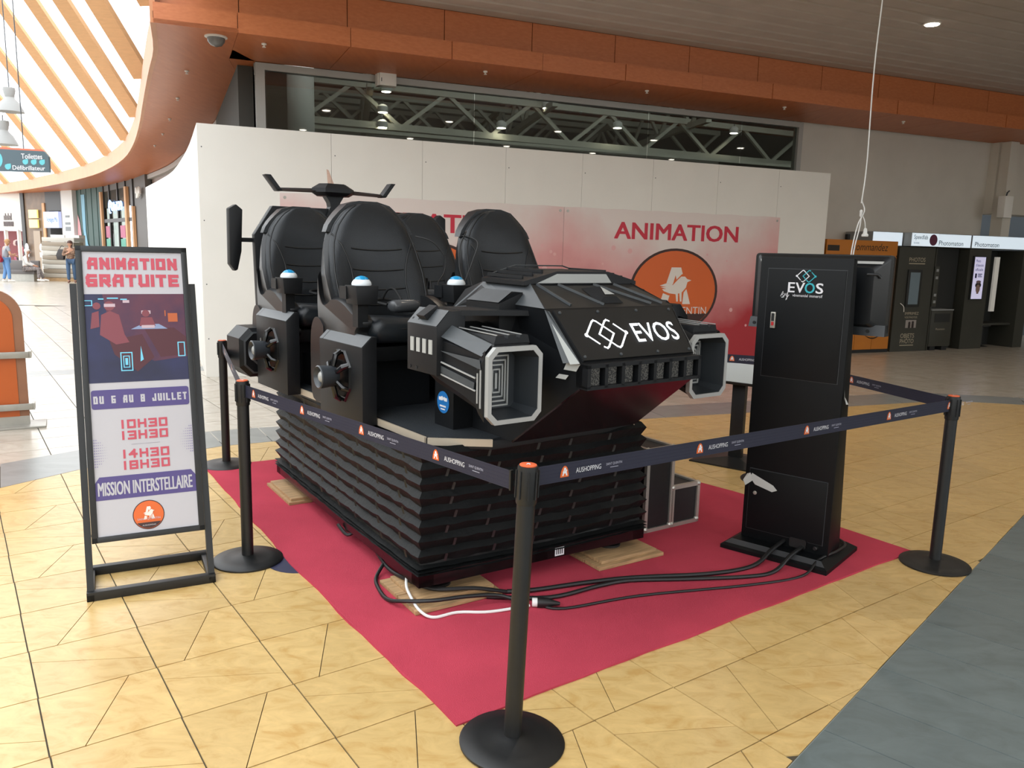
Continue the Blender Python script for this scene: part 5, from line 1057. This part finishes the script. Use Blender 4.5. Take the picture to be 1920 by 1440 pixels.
for sx, d_, lab in dl:
    w = A(sx, d_, 4.772); t = thing('downlight', lab, 'downlight', w, 0, 'downlights in the grey ceiling'); obj('rim', MB().lathe([(.11,0),(.11,-.008),(.09,-.012)],24), M_white, t, smooth=True, sharp=50); obj('lamp_disc', MB().lathe([(.09,-.012),(.085,-.016)],24), mat('downlight_glow','#fff3e0',.4,emit=25), t)
    la = bpy.data.lights.new('downlight_beam','AREA'); la.shape = 'DISK'; la.size = .17; la.energy = 9; la.color = (1,.86,.68); la.spread = radians(150)
    lo = bpy.data.objects.new('downlight_beam', la); C.objects.link(lo); lo.parent = t; lo.location = (0,0,-.03)
sp_ = thing('wall_speaker','white box speaker mounted above the shop window','speaker',A(2.98,11.55,3.98),AW); m_ = MB(); m_.loft([[(-.12,0,0),(.12,0,0),(.15,.16,0),(-.15,.16,0)],[(-.12,0,.20),(.12,0,.20),(.15,.16,.20),(-.15,.16,.20)]]); obj('cabinet', m_, M_white, sp_, bevel=.012); obj('bracket', MB().box(-.14,-.10,.05,.2,-.0,.24) , M_white, sp_); obj('badge', MB().box(-.10,-.09,-.003,0,.05,.10), M_grey, sp_)
# hanging direction sign and pendant lamps in the atrium
hs_ = thing('hanging_sign','grey hanging sign reading Toilettes and Défibrillateur at far left','sign',(-11.6,16.0,3.03),radians(3))
obj('board', MB().prism([(0,0),(2.38,-.0),(2.38,.30),(2.30,.40),(0,.46)],'y',0,.06), mat('sign_slate','#4a5a62',.5), hs_)
obj('red_edge', MB().prism([(0,.46),(2.30,.40),(2.27,.435),(0,.50)],'y',0,.06), mat('sign_red','#c8694e',.5), hs_)
text('lettering','Toilettes',.14,M_txt,hs_,(1.86,0,.25),(1,0,0),(0,0,1),fit=.40,bold=.01); text('lettering','Défibrillateur',.12,M_txt,hs_,(1.68,0,.035),(1,0,0),(0,0,1),fit=.62,bold=.01)
drop = lambda cx,cz,r: [(cx-r,cz),(cx-r*.7,cz-r*.7),(cx,cz-r),(cx+r*.8,cz-r*.6),(cx+r,cz),(cx+r,cz+r),(cx,cz+r*.9),(cx-r*.8,cz+r*.6)]
pr('drop_icons',[drop(1.93+.16*k,.19,.055) for k in range(3)]+[drop(1.59,.09,.06)],mat('sign_aqua','#5fb4bd',.5),hs_,(0,0,0),(1,0,0),(0,0,1),.002); pr('round_icon',[circ(1.30,.22,.2,28)],mat('sign_aqua','#5fb4bd'),hs_,(0,0,0),(1,0,0),(0,0,1),.002)
for x in (.4,1.9): obj('hanger', MB().tube([(x,.03,.4),(x,.03,3.5)],.01,6), M_grey, hs_)
for k, (x, y, z, lab) in enumerate(((-12.28,20,4.75,'grey bell pendant lamp higher above the direction sign'),(-12.49,20,3.98,'grey bell pendant lamp lower, just above the direction sign'))):
    t = thing('pendant_lamp', lab, 'pendant lamp', (x,y,z), 0, 'bell pendant lamps in the atrium')
    obj('shade', MB().lathe([(.30,0),(.28,.06),(.20,.22),(.12,.30),(.10,.34),(.135,.50),(.13,.56),(.02,.57)],24), mat('lamp_grey','#9a9a98',.5), t, smooth=True); obj('flex', MB().tube([(0,0,.56),(0,0,3.0 if k == 0 else .70)],.012,6), M_grey, t)
# orange panel with rails at the left edge
op = thing('orange_panel','orange rounded panel with metal rails at the left edge of the picture','display panel',(-4.46,7.20,0),radians(29))
def rp_(x0,x1,z1,r):
    return [(x1,.10),(x1,z1-r)]+[(x1-r+r*cos(a),z1-r+r*sin(a)) for a in [pi/2*k/10 for k in range(1,11)]]+[(x0,z1),(x0,.10)]
obj('board', MB().prism(rp_(-1.35,0,1.27,.26),'y',0,.06), mat('panel_wood','#8f6247',.5,vary=.1,vscale=4), op)
obj('face', MB().prism(rp_(-1.35,-.075,1.20,.20),'y',-.006,0), mat('panel_orange','#b4551c',.4,vary=.06,vscale=2), op)
for z in (.64,.16): obj('rail', MB().box(-1.4,.045,-.045,-.02,z,z+.06), M_steel, op, bevel=.008); obj('rail_return', MB().box(.03,.05,-.045,.10,z,z+.06), M_steel, op)
obj('leg', MB().box(-.42,-.34,-.03,-.006,.02,.16), M_steel, op); obj('base_plate', MB().box(-1.4,.13,-.13,.20,0,.02), M_steel, op, bevel=.005); obj('foot_bar', MB().box(-1.35,.0,.0,.06,.02,.10), M_steel, op)

# ------------------------------------------------------------------ distant shops at the left
def front(name, lab, x0, y0, x1, y1, cat='shop'):
    W = hypot(x1-x0,y1-y0); t = thing(name, lab, cat, (x1,y1,0), atan2(y0-y1,x0-x1)); return t, W
M_fw = mat('shop_grey','#57534f',.6); M_fwood = mat('post_wood','#c49468',.6); M_fdark = mat('shop_dark','#2c2826',.5); M_pane = mat('shop_pane','#6a6f6c',.15)
def B_(p, name, x0, x1, z0, z1, m, y0=-.06, y1=.0): return obj(name, MB().box(x0,x1,y0,y1,z0,z1), m, p)
t, W = front('shop','dark grey shop wall just left of the hoarding end',-13.4,29.4,-15.116,32.0); B_(t,'wall',0,W,0,SZ,M_fw,0,.2); B_(t,'dark_band',.0,.5,0,SZ,M_fdark); obj('timber_post', MB().box(.55,.75,-.12,-.02,1.0,3.1), M_fwood, t); obj('timber_post', MB().box(.55,.75,-.12,-.02,.1,.65), M_fwood, t)
m_ = MB(); m_.tube([(1.9+a*.8,-.12,3.3+b*.45) for a,b in ((0,.5),(.1,.9),(.25,.5),(.15,.1),(.3,.15),(.45,.8),(.5,.2),(.7,.9),(.75,.3),(.9,.85),(1,.4))],.05,6); obj('letter_sign', m_, M_white, t)
t, W = front('shop','glazed shop with blue neon sign and timber posts',-15.116,32.0,-18.572,36.5); B_(t,'wall',0,W,3.2,SZ,M_fw,0,.2); B_(t,'lintel',0,W,2.55,2.7,M_fdark); B_(t,'interior',0,W,0,3.2,mat('shop_inside','#8b918c',.6),1.2,1.3)
for x in (.0,1.25,2.9,4.35): B_(t,'mullion',x+.2,x+.34,0,SZ,M_fdark,-.05,.08)
for a,b in ((.34,1.45),(1.59,3.1),(3.24,4.55)): B_(t,'pane',a,b,.1,2.55,MATS['clear_glass'],-.01,.01); B_(t,'pane',a,b,2.7,3.9,MATS['clear_glass'],-.01,.01)
for x in (.0,4.9):
    for z0_,z1_ in ((1.0,3.9),(.1,.7)): obj('timber_post', MB().box(x,x+.3,-.14,-.02,z0_,z1_), M_fwood, t)
    B_(t,'post_plate',x-.1,x+.5,.7,1.0,M_fdark,-.16,-.02)
for x0_,x1_,z0_,z1_,c in ((.5,1.3,1.9,2.4,'#b0607a'),(.5,1.3,1.3,1.85,'#6fb09a'),(3.4,4.3,1.9,2.4,'#b0607a'),(3.4,4.3,1.2,1.85,'#5fa08c')): B_(t,'window_poster',x0_,x1_,z0_,z1_,mat('wp'+c,c,.6),-.03,-.012)
m_ = MB(); nx = 2.0
for k in range(6):
    c = [(nx+.42*k+(.15 if k else .22)*cos(a),-.10,3.2+(.16 if k else .26)*sin(a)) for a in [2*pi*i/10*.8+k*.9 for i in range(11)]]; m_.tube(c,.035,6)
m_.tube([(1.72,-.1,3.2),(2.3,-.1,3.2)],.03,6); tag(obj('neon_sign', m_, mat('neon_blue','#9fc4ff',.4,emit=2.2), t), kind='stuff')
t, W = front('shop_hoarding','dark green shop hoarding with pale blue and pink drawings',-18.572,36.5,-21.381,39.5,'hoarding'); 
for k in range(10): B_(t,'panel',W*k/10+.005,W*(k+1)/10-.005,0,SZ,mat('hoard_green','#2e4a44',.6),-.02*(k%2),.1)
pr('drawing',[[(.9,3.9),(1.5,3.9),(1.4,2.2),(1.6,1.6),(1.2,1.5),(.95,2.3)],circ(1.5,1.25,.35,20)],mat('draw_blue','#6f9fb4',.6),t,(0,-.03,0),(1,0,0),(0,0,1),.01); pr('drawing',[[(1.0,0),(2.9,0),(2.7,.9),(2.1,1.4),(1.4,1.2)]],mat('draw_grey','#8fa6ad',.6),t,(0,-.03,0),(1,0,0),(0,0,1),.008); pr('drawing',[[(.0,0),(.75,0),(.75,1.6),(.5,2.6),(.2,3.0),(.05,2.0)]],mat('draw_pink','#d08f93',.6),t,(0,-.03,0),(1,0,0),(0,0,1),.009)
t, W = front('shop_pillar','white poster pillar with lines of small print',-21.381,39.5,-22.674,40.5,'pillar'); B_(t,'pillar',.45,W,0,SZ,mat('pillar_white','#cfcfcb',.6),-.2,.3); obj('streaky_column', MB().box(0,.45,-.05,.3,0,SZ), mat('column_streak','#6f7786',.5,vary=.5,vscale=3,stretch=(6,1,.4),hex2='#b9b0a6'), t)
pr('small_print',[rect(.8,1.25,2.85,2.95),rect(.75,1.3,2.5,2.62),rect(.75,1.3,2.2,2.4),rect(.85,1.2,1.5,1.58),rect(.98,1.05,.9,1.2)],mat('print_grey','#7a7d80',.6),t,(0,-.2,0),(1,0,0),(0,0,1),.01); B_(t,'dark_opening',.95,W-.1,0,.8,M_fdark,-.22,-.2)
t, W = front('shop','recessed shop entrance under a blue and white lit sign',-22.674,40.5,-24.0,41.5); B_(t,'back_wall',0,W,0,SZ,mat('recess_grey','#7f7f7c',.6),1.0,1.1); B_(t,'side',-.05,.35,0,SZ,M_fdark,-.05,1.0); B_(t,'lintel',0,W,3.2,SZ,M_fdark); sg_ = B_(t,'sign_box',.02,W,2.35,3.15,mat('sign_lit','#aab4d8',.4,emit=.7),-.2,-.05); text('lettering','Voyages Mo',.34,mat('sign_blue','#3f62c8',.5,emit=.4),sg_,(.35,-.2,2.65),(1,0,0),(0,0,1),fit=1.2,bold=.01); B_(t,'exit_sign',.9,1.3,1.75,1.9,mat('exit_green','#2e6a58',.5),.9,.99)
t, W = front('shop','brown shop front with a yellow lit window sign',-24.0,41.5,-26.212,43.0); B_(t,'wall',0,W,0,SZ,mat('shop_brown','#6e5844',.5,vary=.25,vscale=2),0,.2); B_(t,'door',1.2,1.9,0,2.2,mat('door_brown','#8c7458',.3)); 
for z in (2.35,2.85): B_(t,'yellow_sign',.95,1.85,z,z+.42,mat('sign_yellow','#e8cf7a',.4,emit=.9),-.12,-.05)
for x in (.55,2.1): pr('notice',[circ(x,1.35,.2,14),rect(x-.2,x+.2,.85,1.1)],M_txt,t,(0,-.06,0),(1,0,0),(0,0,1),.08)
obj('timber_post', MB().box(2.35,2.6,-.1,0,1.0,3.6), M_fwood, t); B_(t,'dark_side',.0,.35,0,SZ,M_fdark)
t, W = front('shop','white shop front with dark lettering and red interior',-26.212,43.0,-31.244,46.0); B_(t,'wall',0,W,2.2,SZ,mat('shop_white','#cfc9c0',.6),0,.2); B_(t,'interior',0,W,0,2.2,mat('shop_red','#7a2c30',.6),1.0,1.1)
for x in (2.9,4.0,5.3): B_(t,'jamb',x,x+.14,0,2.25,mat('shop_white','#cfc9c0'),-.05,.1)
pr('letter_marks',[rect(4.05+.14*k,4.13+.14*k,2.75,3.0+.12*(k%2)) for k in range(6)]+[rect(3.98+.13*k,4.07+.13*k,2.42,2.68) for k in range(8)],mat('letters_dark','#4a3a3c',.6),t,(0,0,0),(1,0,0),(0,0,1),.02)
for k in range(6): obj('stock_bag', MB().lathe([(.16,0),(.2,.1),(.17,.25),(.05,.32)],10,(4.2+.22*(k%4),.5,.6+.4*(k//2))), mat('stock%d'%k,['#b0607a','#3a2c30','#c89a8a','#a8434c','#d0b0a8','#5a3038'][k],.6), t, smooth=True)
# distant ground furniture
bn = thing('bench','long grey mall bench at far left behind the orange panel','bench',(-20.1,33.55,0),radians(3)); obj('back', MB().box(-3.2,0,.35,.5,.35,.86), mat('bench_grey','#6c6765',.6), bn, bevel=.03); obj('seat', MB().box(-3.2,0,-.05,.42,.30,.46), mat('bench_grey','#6c6765'), bn, bevel=.02); obj('plinth', MB().box(-3.1,-.05,.0,.45,0,.30), M_steel, bn)
dr = thing('drawer_unit','white drawer units stacked behind the bench','drawers',(-20.85,35.4,0)); 
for k in range(5): obj('drawer', MB().box(0,1.25,-.02,.0,.02+.30*k,.30+.30*k), M_white, dr, bevel=.01); obj('handle', MB().box(.5,.75,-.04,-.02,.15+.30*k,.18+.30*k), M_grey, dr)
obj('carcass', MB().box(0,1.25,0,.6,0,1.52), M_white, dr)
for k in range(4): 
    o = obj('white_box', MB().box(0,.62,0,.5,0,.22), M_white); o.location = (-20.75+.66*(k%2),36.0+.0*k,1.53+.225*(k//2)+.0); tag(o, ['lower left small white box on the drawer units','lower right small white box on the drawer units','upper left small white box on the drawer units','upper right small white box on the drawer units'][k],'box','small white boxes on the drawer units')
dr.scale = (1,1,1)
pl = thing('wrapped_pallet','plastic-wrapped pallet of flat brown packages beside the standing woman','pallet',(-20.2,34.3,0)); obj('pallet_base', MB().box(-.05,1.5,-.05,.9,0,.14), M_wood, pl)
for k in range(9): obj('package', MB().box(.02*(k%3),1.42-.03*(k%2),.0,.8,.15+.19*k,.33+.19*k), mat('wrapped%d'%(k%3),['#a39a8c','#8c7f6e','#b9b4aa'][k%3],.35), pl, bevel=.015)
# people (distant, at the left)
def skin(name, joints, edges, m, parent, root=0, sub=2):
    me = bpy.data.meshes.new(name); me.from_pydata([j[:3] for j in joints], edges, []); o = bpy.data.objects.new(name, me); C.objects.link(o)
    md = o.modifiers.new('s','SKIN'); md.use_smooth_shade = True
    for v, j in zip(me.skin_vertices[0].data, joints): v.radius = (j[3], j[4] if len(j) > 4 else j[3])
    me.skin_vertices[0].data[root].use_root = True; o.modifiers.new('b','SUBSURF').levels = sub
    dg = bpy.context.evaluated_depsgraph_get(); dg.update(); r = bpy.data.meshes.new_from_object(o.evaluated_get(dg)); bpy.data.objects.remove(o); r.name = name
    for p in r.polygons: p.use_smooth = True
    return link(name, r, m, parent)
def hand2(J, E, wi, d):
    w = Vector(J[wi][:3]); b = len(J); d = Vector(d).normalized(); s_ = d.cross(Vector((1,0,0))); s_ = s_.normalized() if s_.length > .1 else Vector((0,1,0))
    p = w+d*.06; J.append((*p,.03,.018)); E.append((wi,b))
    for k in range(4):
        q = p+s_*(-.027+.018*k)+d*.035; J.append((*q,.009)); J.append((*(q+d*(.04 if k in (1,2) else .03)),.0075)); E.append((b,len(J)-2)); E.append((len(J)-2,len(J)-1))
    q = p+s_*.04-d*.02; J.append((*q,.010)); J.append((*(q+d*.035+s_*.012),.008)); E.append((b,len(J)-2)); E.append((len(J)-2,len(J)-1))
def person(lab, loc, rz, D, shirt, trousers, shoes, hair, sleeve=.5, long_hair=0, scarf=None):
    t = thing('person', lab, 'person', loc, rz)
    J = [(*D['pel'],.13,.10),(*D['wai'],.12,.09),(*D['che'],.145,.10),(*D['nck'],.05),(*D['hd0'],.055),(*D['hd1'],.085,.098),(*D['hd2'],.075,.085)]
    E = [(0,1),(1,2),(2,3),(3,4),(4,5),(5,6)]; idx = {}
    for s_ in 'LR':
        b = len(J); J += [(*D['sh'+s_],.058),(*D['el'+s_],.042),(*D['wr'+s_],.028)]; E += [(2,b),(b,b+1),(b+1,b+2)]; idx['a'+s_] = b
        d = Vector(D['wr'+s_])-Vector(D['el'+s_]); hand2(J, E, b+2, d)
        b = len(J); J += [(*D['hp'+s_],.085),(*D['kn'+s_],.058),(*D['an'+s_],.038),(*D['to'+s_],.035,.03)]; E += [(0,b),(b,b+1),(b+1,b+2),(b+2,b+3)]; idx['l'+s_] = b
    body = skin('body', J, E, M_skin, t)
    J2 = [(*D['pel'],.155,.125),(*D['wai'],.145,.115),(*D['che'],.175,.125)]; E2 = [(0,1),(1,2)]
    for s_ in 'LR':
        b = len(J2); sh = Vector(D['sh'+s_]); el = Vector(D['el'+s_]); wr = Vector(D['wr'+s_])
        J2 += [(*sh,.078),(*(sh+(el-sh)*min(1,sleeve*1.6)),.062)]; E2 += [(2,b),(b,b+1)]
        if sleeve > .7: J2.append((*(el+(wr-el)*.85),.045)); E2.append((b+1,b+2))
    skin('shirt', J2, E2, shirt, t)
    J3 = [(*D['pel'],.15,.12)]; E3 = []
    for s_ in 'LR':
        b = len(J3); J3 += [(*D['hp'+s_],.105),(*D['kn'+s_],.078),(*(Vector(D['an'+s_])+Vector((0,0,.02))),.062)]; E3 += [(0,b),(b,b+1),(b+1,b+2)]
    skin('trousers', J3, E3, trousers, t)
    for s_ in 'LR':
        a = Vector(D['an'+s_]); o = Vector(D['to'+s_]); f = (o-a); f.z = 0; f.normalize()
        m_ = MB(); m_.tube([a-f*.06+Vector((0,0,-.035)),a-f*.02+Vector((0,0,-.02)),a+f*.10+Vector((0,0,-.035)),o+f*.05+Vector((0,0,-.005))],[.036,.05,.045,.028],10); obj('shoe', m_, shoes, t, smooth=True)
    h1 = Vector(D['hd1']); fwd = Vector((0,-1,0))
    if 'face' in D: fwd = Vector(D['face']).normalized()
    sd = fwd.cross(Vector((0,0,1)))
    m_ = MB(); back = -fwd
    rings = []
    for k, (zz, r) in enumerate(((-.10-long_hair,.07 if long_hair else .055),(-.06-long_hair*.5,.085),(-.01,.105),(.06,.112),(.11,.095),(.145,.055),(.155,.01))):
        cc = h1+back*(.035 if zz < .05 else .015)+Vector((0,0,zz)); rings.append([cc+(sd*cos(a)*r*.92)+(fwd*sin(a)*r*(.55 if zz < .05 else 1.0)) for a in [2*pi*i/14 for i in range(14)]])
    m_.loft(rings); obj('hair' if not scarf else 'headscarf', m_, scarf or hair, t, smooth=True)
    f0 = h1+fwd*.095
    for s_ in (-1,1):
        obj('eye', MB().lathe([(.003,-.008),(.012,0),(.003,.008)],8,f0+sd*(.035*s_)+Vector((0,0,.01))-fwd*.004), M_dark, t); obj('ear', MB().lathe([(.006,-.03),(.016,0),(.006,.03)],8,h1+sd*(.092*s_)), M_skin, t, smooth=True)
    obj('nose', MB().tube([f0+Vector((0,0,.01)),f0+fwd*.022+Vector((0,0,-.025)),f0+Vector((0,0,-.035))],[.008,.014,.009],8), M_skin, t, smooth=True); obj('mouth', MB().bar(f0-sd*.022+Vector((0,0,-.058))-fwd*.006,f0+sd*.022+Vector((0,0,-.058))-fwd*.006,.010,.010), mat('lips','#8a4a44',.5), t)
    return t
def stand(st=.1, bow=0.):
    return dict(pel=(0,0,.93),wai=(0,0,1.07),che=(0,-.02-bow*.5,1.30),nck=(0,-.02-bow,1.45),hd0=(0,-.03-bow*1.2,1.50),hd1=(0,-.05-bow*1.5,1.585),hd2=(0,-.045-bow*1.5,1.66),
     shL=(-.17,-.02-bow*.7,1.39),shR=(.17,-.02-bow*.7,1.39),elL=(-.24,.02,1.12),elR=(.24,.02,1.12),wrL=(-.22,-.12,.92),wrR=(.22,-.12,.92),hpL=(-.10,0,.90),hpR=(.10,0,.90),knL=(-.11,-.03-st*.3,.50),knR=(.11,-.03+st*.3,.50),anL=(-.11,.0-st,.09),anR=(.11,.02+st,.09),toL=(-.12,-.14-st,.045),toR=(.12,-.12+st,.045))
M_jean = mat('denim','#4a6684',.8,bump=.2,bscale=100)
# man with red bag, back half-turned, looking down to the right
D = stand(.06,.05); D['wrR'] = (.14,-.34,1.12); D['elR'] = (.25,-.12,1.10); D['wrL'] = (-.10,-.36,1.05); D['elL'] = (-.27,-.10,1.12)
p1 = person('person in grey T-shirt and blue jeans standing with a red shoulder bag', (-20.62,32.5,0), radians(140), D, mat('tee_grey','#8d9096',.8), mat('denim_light','#5f86b4',.8), M_white, mat('hair_blond','#a57f58',.7), .4)
bag = thing('shoulder_bag','red shoulder bag hanging on the person in the grey T-shirt','bag',(-20.86,32.15,.80)); m_ = MB(); m_.loft([[(-.25,0,.0),(.25,0,.0),(.25,.16,.0),(-.25,.16,.0)],[(-.28,-.02,.12),(.28,-.02,.12),(.28,.18,.12),(-.28,.18,.12)],[(-.18,.04,.34),(.18,.04,.34),(.18,.12,.34),(-.18,.12,.34)]]); obj('bag_body', m_, mat('bag_red','#96202c',.45), bag, bevel=.03); obj('bag_handle', MB().tube(bez([(-.14,.08,.32),(-.12,.08,.46),(.12,.08,.46),(.14,.08,.32)],5),.014,8), mat('bag_red','#96202c'), bag, smooth=True); obj('bag_strap', MB().tube(bez([(-.16,.08,.32),(-.1,.1,.5),(.12,.3,.62)],5),.012,6), mat('strap_dark','#4a3a3a',.6), bag, smooth=True)
# woman walking with leopard top
D = stand(.03); D['wrL'] = (-.10,-.16,1.22); D['elL'] = (-.27,-.02,1.12); D['face'] = (-.7,-.7,.1)
p2 = person('person in leopard-print top and jeans standing beside the wrapped pallet', (-18.25,33.0,0), radians(25), D, mat('leopard','#a5846c',.8,vary=.6,vscale=26,hex2='#4a342c'), mat('denim_dark','#3c5470',.8), mat('shoe_brown','#7a5648',.6), mat('hair_brown','#4a3028',.6), .9, .06)
hb_ = thing('handbag','dark handbag and jacket held by the person in the leopard-print top','bag',(-18.62,32.95,.95)); m_ = MB(); m_.loft([[(-.13,-.08,0),(.13,-.08,0),(.13,.08,0),(-.13,.08,0)],[(-.16,-.09,.18),(.16,-.09,.18),(.16,.09,.18),(-.16,.09,.18)],[(-.08,-.04,.42),(.12,-.04,.42),(.12,.04,.42),(-.08,.04,.42)]]); obj('bag_body', m_, mat('bag_dark','#2e2a2a',.6), hb_, bevel=.03); obj('bag_strap', MB().tube(bez([(-.05,0,.4),(.05,0,.56),(.14,0,.52)],4),.012,6), mat('bag_dark','#2e2a2a'), hb_, smooth=True)
# seated woman with white headscarf, in profile facing right
D = dict(pel=(0,0,.55),wai=(0,0,.70),che=(0,-.04,.93),nck=(0,-.07,1.08),hd0=(0,-.09,1.13),hd1=(0,-.11,1.22),hd2=(0,-.11,1.29),shL=(-.16,-.04,1.02),shR=(.16,-.04,1.02),elL=(-.22,-.10,.76),elR=(.22,-.10,.76),wrL=(-.12,-.34,.66),wrR=(.12,-.34,.66),hpL=(-.10,-.04,.53),hpR=(.10,-.04,.53),knL=(-.12,-.50,.54),knR=(.12,-.48,.54),anL=(-.12,-.48,.10),anR=(.12,-.60,.10),toL=(-.12,-.64,.05),toR=(.12,-.76,.05))
person('person in white headscarf and white top seated on the grey bench', (-20.35,33.35,0), radians(110), D, mat('top_white','#d8d4d0',.8), mat('print_trousers','#4c4446',.8,vary=.5,vscale=22,hex2='#a59c98'), M_white, M_dark, .9, .05, mat('scarf_white','#ddd6cc',.8))
